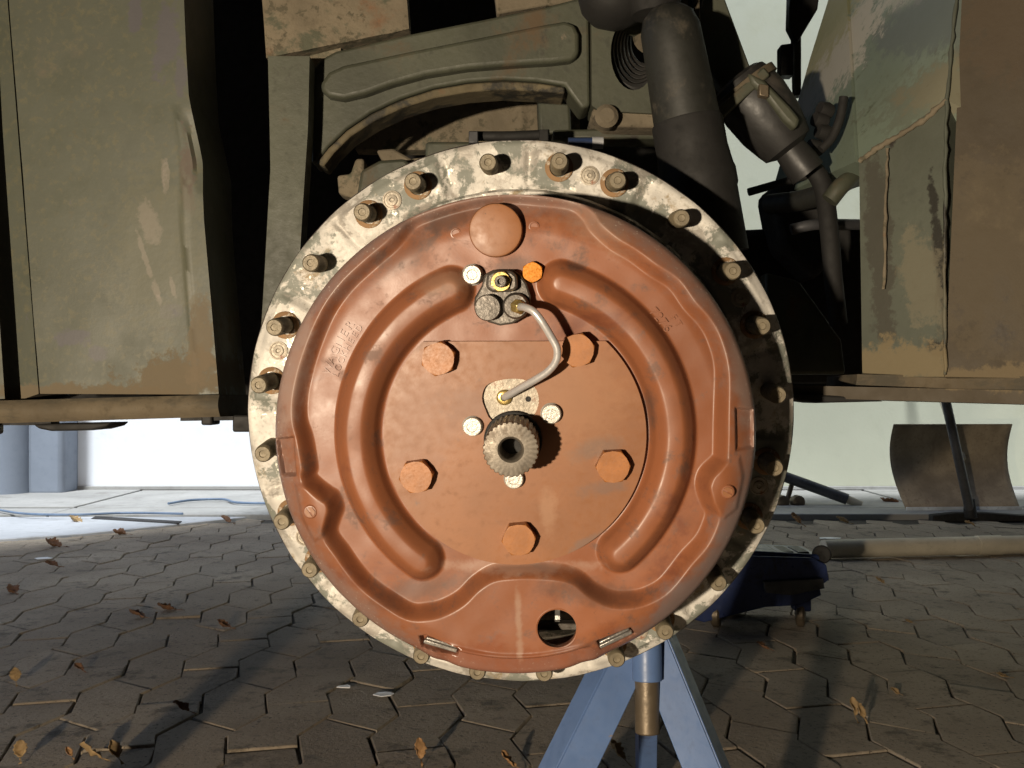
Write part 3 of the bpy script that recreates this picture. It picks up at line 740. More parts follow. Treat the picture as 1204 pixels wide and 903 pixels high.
# ---- splined drive shaft
SE = 0.166; sp = []; nt_ = 30
for i in range(nt_):
    for q, rr in ((0.0, 0.0202), (0.25, 0.0202), (0.42, 0.0211), (0.82, 0.0211)):
        t = 2*math.pi*(i+q)/nt_; sp.append((rr*math.cos(t), rr*math.sin(t)))
mb = MB(); n = len(sp); vs = []; fs = []
for z, f in ((0.085, 1.0), (SE-0.0012, 1.0), (SE-0.0002, 0.975)):
    vs += [(x*f, y*f, z) for x, y in sp]
for (rr, z) in ((0.0192, SE), (0.0100, SE), (0.0088, SE-0.0012), (0.0080, SE-0.0030), (0.0080, SE-0.030), (0.0001, SE-0.036)):
    vs += [(rr*math.cos(2*math.pi*i/n), rr*math.sin(2*math.pi*i/n), z) for i in range(n)]
for j in range(8):
    for i in range(n):
        k = (i+1) % n; fs.append((j*n+i, j*n+k, (j+1)*n+k, (j+1)*n+i))
mb.add(vs, fs); shaft = mb.build('drive_shaft', M_SHAFT, hub, True, smooth=30)
MB().revolve((0, 0, SE-0.029), (0, 0, 1), [(0.0082, 0), (0.0001, 0.0002)], 30, close=False).build('bore_shade', M_BLACK, shaft, True)  # black disc paints the deep shade inside the shaft hole
MB().revolve((0, 0, 0), (0, 0, 1), [(0.0232, CT-.001), (0.0232, CT+.002), (0.0225, CT+.0028), (0.0205, CT+.0028)], 48, close=False).build('shade_ring', M_BLACK, shaft, True)  # black ring paints the shadow around the shaft base

# ---- wheel cylinder with its fittings
cyl_out = [(558,350),(566,336),(570,322),(580,317),(603,317),(612,323),(619,333),(624,348),(624,362),(614,374),(602,381),(588,383),(574,379),(563,369),(557,360)]
z1 = hgt(590, 352)+0.012
def Q(px, py, w): p = HL(px, py, w); return p
mb = MB(); mb.prism([Q(x, y, z1) for x, y in cyl_out], (0, 0, -0.014)); wc = mb.build('wheel_cylinder', M_CAST, hub, True, bevel=0.0016)
mb = MB(); mb.prism([Q(x, y, z1+0.009) for x, y in ((572,322),(580,318),(601,318),(608,324),(609,338),(604,343),(578,344),(571,338))], (0, 0, -0.010)); mb.build('bleeder_boss', M_CAST, wc, True, bevel=0.0022)
p = Q(589, 331, z1+0.011); p.z = z1+0.008
hexbolt(p, 0.0082, 0.0045, 0.2, 'bleeder_nut', M_BRASS, wc)
MB().revolve(p, (0, 0, 1), [(0.0048, 0.004), (0.0046, 0.012), (0.0040, 0.0125), (0.0024, 0.0125), (0.0020, 0.009), (0.0001, 0.009)], 22, close=False).build('bleeder_screw', M_CAST, wc, True)
p = Q(573, 362, z1+0.012); p.z = z1-.001
MB().revolve(p, (0, 0, 1), [(0.0102, 0), (0.0102, .009), (0.0094, .0105), (0.0001, .0108)], 28, close=False).build('cylinder_plug', M_CAST, wc, True)
p = Q(606, 360, z1+0.011); p.z = z1-.001
MB().revolve(p, (0, 0, 1), [(0.0105, 0), (0.0100, .007), (0.0085, .009), (0.0001, .009)], 28, close=False).build('union_boss', M_CAST, wc, True)
ud = Vector((0.55, -0.12, 0.62)).normalized()
mu = MB(); mu.revolve(p+Vector((0, 0, .007)), ud, [(0.0058, 0), (0.0058, 0.006), (0.0046, 0.0075)], 6); mu.build('pipe_union', M_BRASS, wc, True, bevel=0.0005)
pu = p+Vector((0, 0, .007))
path = [pu+ud*0.004, Q(616, 361, z1+0.020), Q(627, 366, z1+0.025), Q(637, 378, z1+0.026), Q(648, 396, z1+0.024), Q(655, 410, z1+0.023), Q(654, 424, z1+0.021), Q(645, 436, z1+0.018), Q(630, 446, z1+0.013), Q(612, 456, z1+0.005), Q(597, 465, CT+0.003), Q(593, 467, CT-0.003)]
MB().tube(spline(path, 5), 0.0030, 14).build('brake_pipe', M_PIPE, hub, True, smooth=60)
MB().revolve(Q(593, 467, CT-0.0034), (0, 0, 1), [(0.0062, 0), (0.0062, .0022), (0.0050, .0030), (0.0030, .0030)], 20, close=False).build('pipe_grommet', M_BRASS, hub, True)
p = HL(555, 323, W0+0.009); p.z = hgt(555, 323)-.0005
MB().revolve(p, (0, 0, 1), [(0.0085, 0), (0.0085, .0015), (0.0076, .0022), (0.0076, .0075), (0.0068, .0088), (0.0042, .0088), (0.0036, .0078), (0.0001, .0078)], 26, close=False).build('flange_bolt', M_ZINC, hub, True)
p = HL(626, 320, W0+0.009); p.z = hgt(626, 320)-.0005
hexbolt(p, 0.0086, 0.0090, 0.5, 'flange_bolt', M_YBOLT, hub)

# axle housing behind the hub
MB().revolve((0, 0, 0), (0, 0, 1), [(0.10, -.45), (0.10, -.12), (0.13, -.09), (0.13, -.06)], 40).build('axle_housing', M_BLACK, hub, True)

# ================================================================== VEHICLE BODY
veh = empty('military_truck', Matrix.Translation((0, 1.6, 0)), 'olive green military truck body with dirty panels and suspension around the bare hub', 'truck')
# ---- left locker panels
def dents(sc_, am):
    def f(u, v, p):
        q = Vector((p.x*6, p.z*4, 3.1))
        d = noise.noise(q)*0.003*am + noise.noise(q*4)*0.0008*am
        d += 0.0014*math.exp(-((u-0.90-0.02*math.sin(v*6))/0.010)**2)*(1 if v > 0.36 else 0)*am     # folded crease at the outer edge
        if u > 0.955 and 0.36 < v < 0.55: d -= 0.004*math.sin((v-0.36)/0.19*math.pi)
        return d
    return f
slab('locker_panel', [(6,-60),(47.5,463)], [(214,-60),(219,60),(222,112),(229,150),(237,190),(240,260),(250,380),(257,464)], 0.985, 0.975, 60, 110, M_OLIVE, veh, dents(1, 1), 0.10)
slab('locker_strip', [(-8,-60),(3,150),(25,470)], [(4,-60),(45.5,463)], 0.990, 0.986, 6, 60, M_OLIVE, veh, None, 0.10)
slab('locker_strip', [(-110,-60),(-110,474)], [(-27,-60),(-14,180),(6,474)], 0.99, 0.99, 6, 40, M_OLIVE, veh, None, 0.10)
slab('locker_back', [(-110,-60),(-110,500)], [(40,-60),(60,500)], 1.05, 1.05, 2, 2, M_BLACK, veh, None, 0.02)  # black sheet paints the shade in the open slot
def railn(u, v, p): return noise.noise(Vector((p.x*25, p.z*60, 1)))*0.002 + 0.006*math.sin(v*math.pi)
slab('locker_rail', [(-110,474),(-110,501)], [(258,464),(259,490)], 0.972, 0.968, 70, 8, M_RUSTRAIL, veh, railn, 0.11)
MB().prism(P([(38,499),(130,497),(124,502),(108,506),(60,507),(45,504)], 0.99), (0, 0.05, 0)).build('rail_bracket', M_BLACK, veh, bevel=0.002)
mb = MB(); mb.prism(P([(212,491),(292,489),(292,494),(212,495)], 1.0), (0, 0.04, 0)); mb.build('rail_flange', M_BLACK, veh)
for x0, x1, y1 in ((236, 249, 500), (273, 300, 508)):
    MB().prism(P([(x0,488),(x1,488),(x1,y1),(x0,y1)], 0.995), (0, 0.03, 0)).build('rail_nut', M_BLACK, veh, bevel=0.002)

# ---- main hull behind the wheel, its deep shade put into the black colour
MB().hexa([W(-160,-120,1.62), W(848,-120,1.62), W(848,478,1.62), W(-160,478,1.62), Vector((-1.1,3.1,1.5)), Vector((0.60,3.1,1.5)), Vector((0.60,3.1,.53)), Vector((-1.1,3.1,.53))]).build('hull', M_BLACK, veh)
MB().hexa([W(840,300,1.62), W(1120,330,1.62), W(1120,470,1.62), W(840,470,1.62), W(840,335,2.4), W(1120,360,2.4), W(1120,465,2.4), W(840,465,2.4)]).build('hull_sill', M_BLACK, veh)

# ---- post and mud covered plate
slab('frame_post', [(315,66),(318,200),(305,420)], [(364,66),(362,150),(345,420)], 1.075, 1.075, 10, 40, M_OLIVE_DIRTY, veh, lambda u, v, p: noise.noise(p*9)*0.001, 0.03)
slab('mud_plate', [(304,-60),(313,68)], [(474,-60),(481,34)], 1.10, 1.12, 30, 24, M_MUD, veh, lambda u, v, p: noise.noise(p*30)*0.002, 0.03)
slab('frame_gusset', [(364,60),(366,190)], [(400,40),(404,160)], 1.125, 1.125, 6, 10, M_MUD, veh, None, 0.02)
# ---- cast arm with raised rib
beam = [(364,84),(376,70),(394,60),(480,40),(560,24),(640,8),(692,-6),(694,124),(684,128),(672,112),(664,100),(630,95),(590,93),(550,96),(510,103),(470,116),(436,132),(408,151),(386,172),(372,190),(366,192)]
arm = MB().prism(P(beam, 1.115), (0, 0.05, 0)).build('support_arm', M_OLIVE_DIRTY, veh, bevel=0.007, seg=3)
rib = [(376,98),(386,84),(404,76),(480,60),(560,44),(640,28),(664,24),(676,28),(681,40),(681,62),(674,70),(650,73),(600,76),(550,80),(500,88),(460,99),(430,110),(404,116),(386,113),(378,106)]
MB().prism(P(rib, 1.100), (0, 0.022, 0)).build('arm_rib', M_OLIVE_DIRTY, arm, bevel=0.006, seg=3)
lip = [(372,192),(386,174),(408,153),(436,134),(470,118),(510,105),(550,98),(590,95),(630,97),(664,102),(664,110),(630,107),(590,105),(550,108),(510,115),(472,127),(440,142),(412,160),(392,180),(380,196)]
MB().prism(P(lip, 1.112), (0, 0.045, 0)).build('arm_flange', M_ARMLIP, arm, bevel=0.002)
MB().prism(P([(580,-20),(695,-20),(695,2),(640,6),(584,16)], 1.16), (0, 0.03, 0)).build('arm_top', M_MUD, arm, bevel=0.003)
# inner brown panel behind the arch
slab('inner_panel', [(430,96),(418,176)], [(682,96),(682,176)], 1.34, 1.34, 50, 14, M_MUD, veh, lambda u, v, p: noise.noise(p*14)*0.003+0.01*math.exp(-((u-0.73)/0.012)**2), 0.03)
MB().prism(P([(632,112),(670,110),(672,158),(634,158)], 1.28), (0, 0.05, 0)).build('inner_bracket', M_OLIVE_DIRTY, veh, bevel=0.004)
# right bracket with round opening and rubber bellows
bro = [(695,-20),(770,-20),(778,60),(778,134),(704,130),(696,124)]
opening = [(745+27*math.cos(t)*1.0, 62+44*math.sin(t)) for t in [2*math.pi*i/28 for i in range(28)]]
MB().prism(P(bro, 1.10), (0, 0.06, 0), [P(opening, 1.10)]).build('spring_bracket', M_OLIVE_DIRTY, veh, bevel=0.0)
MB().prism(P([(700,124),(778,128),(782,150),(712,148),(694,134)], 1.105), (0, 0.07, 0)).build('bracket_foot', M_MUD, veh, bevel=0.004)
MB().prism(P([(650,152),(785,150),(785,163),(650,163)], 1.14), (0, 0.04, 0)).build('cross_rail', M_OLIVE_DIRTY, veh, bevel=0.003)
p0 = W(712, 140, 1.10); MB().revolve(p0, (0, -1, 0), [(0.013, 0), (0.013, .012), (0.008, .016)], 20).build('rail_bolt', M_MUD, veh)
bel = MB()
for i in range(6):
    cc = W(748+i*2, 60-i*2, 1.12+0.012*i); s = 1-0.06*i
    ring = [cc + Vector((0.029*s*math.cos(t), 0.0, 0.041*s*math.sin(t))) for t in [2*math.pi*k/36 for k in range(37)]]
    bel.tube(ring, 0.0045, 8, caps=False)
bel.build('bellows', M_RUBBER, veh)
MB().revolve(W(763, 45, 1.17), (0.2, -1, 0.1), [(0.020, 0), (0.022, .04), (0.014, .05)], 20).build('bellows_core', M_MUD, veh)
bu = MB(); bu.revolve(W(722, -30, 1.06), (0.03, 0, -1), [(0.040, -.03), (0.040, .02), (0.036, .038), (0.026, .050), (0.012, .056), (0.0001, .057)], 32, close=False); bu.build('rubber_buffer', M_BLACK, veh)
bu = MB(); bu.revolve(W(765, -36, 1.04), (0.05, 0, -1), [(0.030, -.03), (0.030, .035), (0.022, .048), (0.0001, .052)], 28, close=False); bu.build('rubber_buffer', M_BLACK, veh)
# shock absorber
s0, s1 = W(789, 40, 1.015), W(829, 262, 1.02); ax = (s1-s0); Ls = ax.length; ax.normalize()
sh = MB(); sh.revolve(s0, ax, [(0.0001, -.030), (0.016, -.027), (0.026, -.018), (0.0305, -.004), (0.0312, .02), (0.0345, Ls*0.55), (0.0350, Ls*0.66), (0.0355, Ls*0.68), (0.036, Ls)], 36); shock = sh.build('shock_absorber', M_SHOCK, veh)
MB().revolve(s0+ax*Ls*0.46, ax, [(0.0352, 0), (0.0362, .002), (0.0362, .03), (0.0385, .05), (0.040, .055), (0.040, .07), (0.0385, .074), (0.0385, .14)], 32).build('lower_sleeve', M_BLACK, shock)  # black sleeve makes the tube darker from mid-length down
# slanting strut in front of the wall
MB().prism(P([(800,-30),(842,-30),(894,110),(880,128),(862,118),(842,96),(806,20)], 1.16), (0, 0.02, 0)).build('slanting_strut', M_OLIVE_DIRTY, veh, bevel=0.002)
MB().prism(P([(796,-30),(832,-30),(822,30),(806,30)], 1.12), (0, 0.02, 0)).build('strut_clip', M_BLACK, veh, bevel=0.002)
for x0 in (800, 814):
    MB().prism(P([(x0,-30),(x0+8,-30),(x0+10,26),(x0+3,26)], 1.10), (0, 0.01, 0)).build('strut_pin', M_RUSTRAIL, veh, bevel=0.002)
# diagonal rubber-booted cylinder
b0, b1 = W(868, 96, 1.12), W(951, 205, 1.12); bx_ = (b1-b0); Lb = bx_.length; bx_.normalize()
bo = MB(); bo.revolve(b0, bx_, [(0.026, -.004), (0.033, 0), (0.037, .012), (0.039, .03), (0.037, .06), (0.032, .082), (0.029, .092), (0.024, .094), (0.018, .097), (0.020, .115), (0.020, .13)], 36); boot = bo.build('boot_cylinder', M_RUBBER, veh)
MB().revolve(b0, bx_, [(0.036, .006), (0.0405, .007), (0.0405, .016), (0.037, .017)], 36).build('boot_clamp', M_RUSTRAIL, boot)
MB().prism(P([(842,128),(850,138),(906,88),(898,78)], 1.08), (0, 0.03, 0)).build('clamp_bracket', M_OLIVE_DIRTY, boot, bevel=0.002)
MB().prism(P([(880,84),(900,94),(930,125),(942,140),(936,152),(922,140),(900,112),(884,98)], 1.075), (0, 0.025, 0)).build('clamp_strap', M_OLIVE_DIRTY, boot, bevel=0.004)
MB().prism(P([(893,98),(904,100),(904,114),(893,112)], 1.07), (0, 0.01, 0)).build('strap_tab', M_RUSTTUBE, boot, bevel=0.001)
# linkage
def rod(name, pts, d, r, mat=M_BLACK):
    MB().tube(spline([W(x, y, d+dd) for x, y, dd in pts], 5), r, 14).build(name, mat, veh, smooth=60)
rod('steering_link', [(948,190,0), (966,215,0), (974,262,.02), (980,330,.04), (986,380,.06)], 1.14, 0.011, M_BLACK)
rod('steering_link', [(930,270,0), (960,264,0), (1012,264,.04)], 1.18, 0.0065, M_GREYMET)
rod('track_rod', [(880,226,0), (915,216,0), (950,206,0)], 1.25, 0.005)
rod('link_arm', [(905,240,.1), (940,236,.05), (970,228,0)], 1.2, 0.013, M_SHOCK)
rod('link_arm', [(975,236,0), (992,216,0), (1012,208,.03)], 1.12, 0.010, M_OLIVE_DIRTY)
rod('hose_bracket', [(965,176,0), (978,162,0), (988,138,0), (992,114,0)], 1.13, 0.005)
for x, y in ((972,130), (966,142), (970,156), (960,174)):
    MB().revolve(W(x, y, 1.15), (-1, -0.3, 0.2), [(0.008, -.006), (0.0095, 0), (0.008, .010)], 16).build('grease_nut', M_BLACK, veh)
MB().prism(P([(905,222),(935,200),(975,228),(982,300),(960,330),(918,290)], 1.30), (0, 0.08, 0)).build('knuckle_arm', M_BLACK, veh, bevel=0.01)
MB().prism(P([(860,270),(1015,262),(1020,450),(860,450)], 1.36), (0, 0.1, 0)).build('inner_wing', M_BLACK, veh, bevel=0.01)
MB().prism(P([(900,320),(940,330),(990,400),(995,440),(905,440)], 1.22), (0, 0.03, 0)).build('inner_gusset', M_OLIVE_DIRTY, veh, bevel=0.004)
# small brackets above the rim, left
MB().prism(P([(396,206),(412,204),(418,186),(428,186),(428,226),(420,234),(398,228)], 1.12), (0, 0.03, 0)).build('caliper_lug', M_MUD, veh, bevel=0.003)
MB().prism(P([(424,200),(446,188),(476,186),(486,196),(484,250),(414,262)], 1.10), (0, 0.05, 0)).build('caliper_block', M_OLIVE_DIRTY, veh, bevel=0.004)
MB().prism(P([(442,176),(462,174),(486,188),(520,190),(520,200),(480,204),(448,188)], 1.15), (0, 0.03, 0)).build('caliper_arm', M_MUD, veh, bevel=0.003)
MB().prism(P([(484,186),(504,184),(504,214),(484,220)], 1.13), (0, 0.03, 0)).build('caliper_lug', M_MUD, veh, bevel=0.002)
rod('brake_line', [(552,160,0), (600,160,0), (646,158,0)], 1.06, 0.0052)
MB().prism(P([(551,154),(562,154),(562,168),(551,168)], 1.04), (0, 0.02, 0)).build('line_clip', M_GREYMET, veh, bevel=0.001)
MB().prism(P([(634,152),(645,152),(645,166),(634,166)], 1.05), (0, 0.02, 0)).build('line_clip', M_BLACK, veh, bevel=0.001)
rod('sensor_tube', [(668,168,0), (697,168,0)], 1.02, 0.0055, surface('dark_blue_sleeve', (0.03, 0.05, 0.12), 0.4))
rod('sensor_cap', [(696,168,0), (709,168,0)], 1.02, 0.0062, surface('pale_cap', (0.42, 0.43, 0.45), 0.5))
MB().prism(P([(500,166),(560,166),(660,168),(660,182),(500,190)], 1.2), (0, 0.05, 0)).build('axle_bracket', M_OLIVE_DIRTY, veh, bevel=0.004)

# ---- right hull facets
A0, A1, A2, A3 = W(1128,-60,1.02), W(1112,118,1.0), W(1010,190,1.07), W(905,236,1.42)
A4, A5 = W(952,70,1.46), W(996,-60,1.48)
def facet(name, pts, mat, n=24, nz=0.0012, back=0.03, parent=None):
    """four-sided hull plate, slightly wavy"""
    a_, b_, c_, d_ = pts; V = []; fs = []
    nrm = (b_-a_).cross(d_-a_).normalized()
    if nrm.y > 0: nrm = -nrm
    for j in range(n+1):
        for i in range(n+1):
            u, v = i/n, j/n; p = a_.lerp(b_, u).lerp(d_.lerp(c_, u), v)
            V.append(p + nrm*(noise.noise(p*8)*nz + noise.noise(p*31)*nz*0.3))
    m = len(V)
    V += [p-nrm*back for p in V]
    for j in range(n):
        for i in range(n):
            k = j*(n+1)+i; fs.append((k, k+1, k+n+2, k+n+1)); fs.append((m+k, m+k+n+1, m+k+n+2, m+k+1))
    e = [i for i in range(n+1)] + [(j+1)*(n+1)-1 for j in range(1, n+1)] + [n*(n+1)+i for i in range(n-1, -1, -1)] + [j*(n+1) for j in range(n-1, 0, -1)]
    for q in range(len(e)):
        x, y = e[q], e[(q+1) % len(e)]; fs.append((x, x+m, y+m, y))
    mb = MB(); mb.add(V, fs); return mb.build(name, mat, parent or veh, smooth=40)
fu = facet('bow_plate', (A5, A0, A1, A2), M_CAMO, nz=0.0004)
facet('bow_plate', (A5+Vector((-.004, 0, 0)), A2+Vector((-.004, 0, 0)), A3, A4), M_CAMO, nz=0.0004)
facet('side_plate', (A2, A1, W(1110,443,0.985), W(1014,443,1.05)), M_HULL2, nz=0.0004)
facet('locker_plate', (A0+Vector((.003, -.004, 0)), W(1300,-60,0.95), W(1300,446,0.94), W(1111,443,0.982)), M_BROWNPLATE, nz=0.0004)
# weld beads
def bead(pts, r, mat=M_MUD):
    path = spline([Vector(p) for p in pts], 10); rr = random.Random(4)
    path = [p + Vector((rr.gauss(0, .0005), rr.gauss(0, .0004), rr.gauss(0, .0005))) for p in path]
    MB().tube(path, [r*rr.uniform(.7, 1.25) for _ in path], 8).build('weld_bead', mat, veh, smooth=60)
f_ = Vector((0, -.003, 0))
bead([A0+f_, A1.lerp(A0, 0.5)+f_, A1+f_, W(1110,220,.99)+f_, W(1109,330,.985)+f_, W(1110,441,.981)+f_], 0.0019, M_HULL2)
bead([A1+f_, A1.lerp(A2, .35)+f_+Vector((0, 0, -.004)), A1.lerp(A2, .7)+f_, A2+f_], 0.0032, M_MUD)
bead([W(1042,175,1.042)+f_, W(1040,240,1.038)+f_, W(1038,340,1.034)+f_], 0.0016, M_MUD)
# paint patches and stains lying on the hull plates
def on_plane(px, py, p3, lift=0.0015):
    a_, b_, c_ = p3; n_ = (b_-a_).cross(c_-a_).normalized(); o_ = Vector((0, 0, CAMZ)); d_ = W(px, py, 1)-o_
    if n_.y > 0: n_ = -n_
    return o_ + d_*((a_-o_).dot(n_)/d_.dot(n_)) + n_*lift, n_
def patch(pts, p3, mat, lift=0.003, name='paint_patch'):
    pts = smooth_poly(pts, 4); q = [on_plane(x, y, p3, lift) for x, y in pts]
    MB().prism([v for v, _ in q], -q[0][1]*0.004).build(name, mat, veh, smooth=0)
M_PATCHP = surface('pale_camo_paint', (0.40, 0.39, 0.34), 0.6, 0, [((0.25, 0.25, 0.2), 30, 0.58, 0.7, 0.6, 0, None)], bump=0.1)
M_PATCHG = surface('grey_camo_paint', (0.115, 0.125, 0.125), 0.6, 0, [((0.16, 0.17, 0.15), 30, 0.56, 0.7, 0.6, 0, None)], bump=0.1)
M_STAIN = surface('oil_stain', (0.050, 0.038, 0.025), 0.8, 0, [((0.075, 0.055, 0.034), 30, 0.5, 0.65, 0.8, 0, None)], bump=0.1)
U3 = (A5, A0, A1); U4 = (A5, A2, A4); S3 = (A2, A1, W(1110,443,0.985)); B3 = (A0+Vector((.003, -.004, 0)), W(1300,-60,0.95), W(1300,446,0.94))
def px_items(items, p3):                    # stains given where they sit on a plate
    out = []
    for (px, py, hx, hy, turn, colr, rough, stg) in items:
        p, _ = on_plane(px, py, p3, 0); k = p.y/F
        out.append((p.x, p.z, hx*k, hy*k, turn, colr, rough, stg))
    return out
blotches(M_CAMO, px_items([(1060, 18, 11, 46, 0.12, (0.42, 0.42, 0.36), 0.6, 0.7), (1104, 20, 26, 58, 0.1, (0.125, 0.14, 0.14), 0.6, 0.65),
    (1082, 128, 50, 42, 0.6, (0.14, 0.14, 0.105), 0.8, 0.5), (1030, 165, 26, 30, 0.3, (0.25, 0.19, 0.11), 0.85, 0.4)], U3)
    + px_items([(978, 72, 12, 72, -0.42, (0.44, 0.42, 0.36), 0.6, 1), (950, 60, 9, 90, -0.42, (0.30, 0.29, 0.16), 0.6, 0.8)], U4))
blotches(M_HULL2, px_items([(1104, 300, 4, 92, 0.04, (0.03, 0.028, 0.022), 0.45, 1), (1100, 410, 10, 11, 0.2, (0.03, 0.028, 0.022), 0.4, 1),
    (1034, 290, 11, 120, 0.02, (0.05, 0.045, 0.033), 0.7, 0.8), (1048, 158, 4, 16, 0, (0.035, 0.03, 0.025), 0.5, 1), (1030, 160, 3, 18, 0.1, (0.035, 0.03, 0.025), 0.5, 1),
    (1062, 425, 60, 24, 0, (0.20, 0.155, 0.085), 0.9, 0.8), (1085, 330, 16, 60, 0.1, (0.17, 0.15, 0.10), 0.8, 0.6)], S3))
blotches(M_BROWNPLATE, px_items([(1164, 388, 19, 30, -0.2, (0.045, 0.034, 0.022), 0.5, 0.9), (1168, 346, 9, 22, 0.1, (0.045, 0.034, 0.022), 0.5, 0.9),
    (1150, 300, 60, 120, 0, (0.100, 0.078, 0.048), 0.8, 0.6), (1160, 445, 90, 14, 0, (0.17, 0.13, 0.075), 0.9, 0.8), (1198, 30, 60, 70, 0, (0.075, 0.052, 0.03), 0.7, 0.6)], B3))
# rails under the right hull
slab('hull_rail', [(1008,440),(1006,455)], [(1300,444),(1300,460)], 1.04, 0.925, 60, 5, M_RUSTRAIL, veh, lambda u, v, p: noise.noise(p*30)*0.002, 0.1)
slab('lower_rail', [(878,452),(878,466)], [(1300,461),(1300,478)], 1.05, 0.95, 60, 5, M_BROWNPLATE, veh, lambda u, v, p: noise.noise(p*30)*0.0015, 0.12)
MB().prism(P([(930,464),(1010,466),(1040,472),(960,474),(938,471)], 1.02), (0, 0.05, 0)).build('rail_bracket', M_BLACK, veh, bevel=0.002)
# hanging dark flap behind the bow plate
MB().prism(P([(930,-40),(968,-40),(962,10),(938,50),(928,30)], 1.9), (0, 0.03, 0)).build('mirror_flap', M_RUBBER, veh, bevel=0.004)
MB().prism(P([(918,52),(934,50),(934,88),(918,88)], 1.9), (0, 0.03, 0)).build('flap_block', M_RUBBER, veh, bevel=0.003)
MB().prism(P([(933,40),(942,40),(942,112),(935,112)], 1.92), (0, 0.02, 0)).build('flap_stay', M_OLIVE_DIRTY, veh)

LP3 = (W(0, 0, 0.98), W(100, 0, 0.98), W(0, 100, 0.98))
GREY = (0.075, 0.070, 0.076); PALE = (0.22, 0.185, 0.155); RUST = (0.125, 0.095, 0.058)
blotches(M_OLIVE, px_items([(198, 48, 15, 46, -0.1, GREY, 0.5, 0.9), (160, 18, 8, 26, -0.1, GREY, 0.5, 0.9), (214, 90, 8, 22, 0, GREY, 0.5, 0.8),
    (84, 398, 24, 10, 0.2, GREY, 0.5, 0.85), (116, 414, 12, 8, 0.3, GREY, 0.5, 0.7), (204, 365, 14, 9, 0, GREY, 0.5, 0.7),
    (176, 262, 11, 26, 0.25, PALE, 0.55, 0.9), (170, 300, 3.5, 26, 0.3, PALE, 0.5, 0.9), (185, 343, 5, 14, 0.3, PALE, 0.5, 0.9), (204, 338, 3, 13, 0.25, PALE, 0.5, 0.9), (196, 210, 5, 20, 0, PALE, 0.55, 0.7),
    (222, 205, 9, 46, 0.05, (0.10, 0.075, 0.06), 0.8, 0.8), (212, 446, 70, 30, 0.1, RUST, 0.9, 0.85), (100, 464, 130, 12, 0, RUST, 0.9, 0.85), (235, 400, 16, 60, 0, (0.14, 0.105, 0.065), 0.85, 0.7),
    (190, 290, 60, 90, 0, (0.090, 0.088, 0.055), 0.45, 0.6)], LP3))
def pl(px, py, hx, hy, t, c, r, g): return ((px-PC[0])*K, -(py-PC[1])*K, hx*K, hy*K, t, c, r, g)
DK = (0.085, 0.048, 0.036); DUST = (0.30, 0.18, 0.12)
blotches(M_RED, [pl(538, 258, 34, 10, 0.3, DK, 0.5, 0.7), pl(606, 312, 26, 10, 0, DK, 0.5, 0.6), pl(611, 722, 4, 44, 0.03, DUST, 0.6, 0.7), pl(480, 300, 40, 14, 0.7, DK, 0.5, 0.4),
    pl(760, 480, 7, 26, 0, DK, 0.5, 0.5), pl(700, 270, 50, 18, -0.6, DUST, 0.6, 0.45), pl(352, 430, 18, 70, -0.2, (0.30, 0.205, 0.165), 0.6, 0.6), pl(500, 690, 60, 12, 0.2, DK, 0.35, 0.5), pl(700, 690, 60, 12, -0.2, DK, 0.35, 0.5),
    pl(860, 620, 22, 70, -0.4, (0.17, 0.125, 0.115), 0.55, 0.8), pl(800, 700, 60, 20, 0.85, (0.17, 0.125, 0.115), 0.5, 0.8), pl(868, 440, 12, 50, 0.15, (0.23, 0.15, 0.12), 0.6, 0.7), pl(530, 330, 30, 12, 0.2, DUST, 0.6, 0.5),
    pl(475, 405, 30, 7, 0.9, (0.19, 0.07, 0.04), 0.35, 0.6), pl(610, 662, 90, 7, 0, (0.42, 0.30, 0.24), 0.3, 0.4)], (0, 1), (1.5, 0.35))  # last strip paints the shiny line below the cover edge
blotches(M_COVER, [pl(700, 520, 26, 12, 0.2, (0.14, 0.085, 0.06), 0.5, 0.8), pl(712, 566, 30, 8, 0.2, (0.15, 0.09, 0.065), 0.5, 0.6), pl(490, 400, 26, 8, 0.4, (0.15, 0.09, 0.065), 0.5, 0.6),
    pl(500, 480, 40, 60, 0, (0.25, 0.12, 0.07), 0.5, 0.5), pl(680, 470, 50, 50, 0, (0.30, 0.14, 0.062), 0.5, 0.5), pl(690, 632, 26, 6, 0.5, (0.16, 0.10, 0.075), 0.5, 0.7), pl(560, 470, 40, 20, 0, (0.23, 0.125, 0.085), 0.55, 0.6), pl(645, 590, 9, 26, 0, (0.42, 0.25, 0.15), 0.6, 0.3)], (0, 1), (1.5, 0.35))
# unseen post added to throw the shadow bar on the paving
pr = empty('shadow_post', Matrix.Translation((-0.565, 1.02, 0)), 'unseen steel post added to throw a shadow bar on the paving', 'prop')
MB().cyl((-0.565, 1.02, 0.012), (-0.565, 1.02, 0.50), 0.030).build('tube', M_RUSTTUBE, pr)
MB().box((-0.565, 1.02, 0.006), (0.16, 0.16, 0.012)).build('foot', M_RUSTTUBE, pr, bevel=0.003)
MB().box((-0.600, 1.02, 0.505), (0.12, 0.08, 0.012)).build('head', M_RUSTTUBE, pr, bevel=0.003)

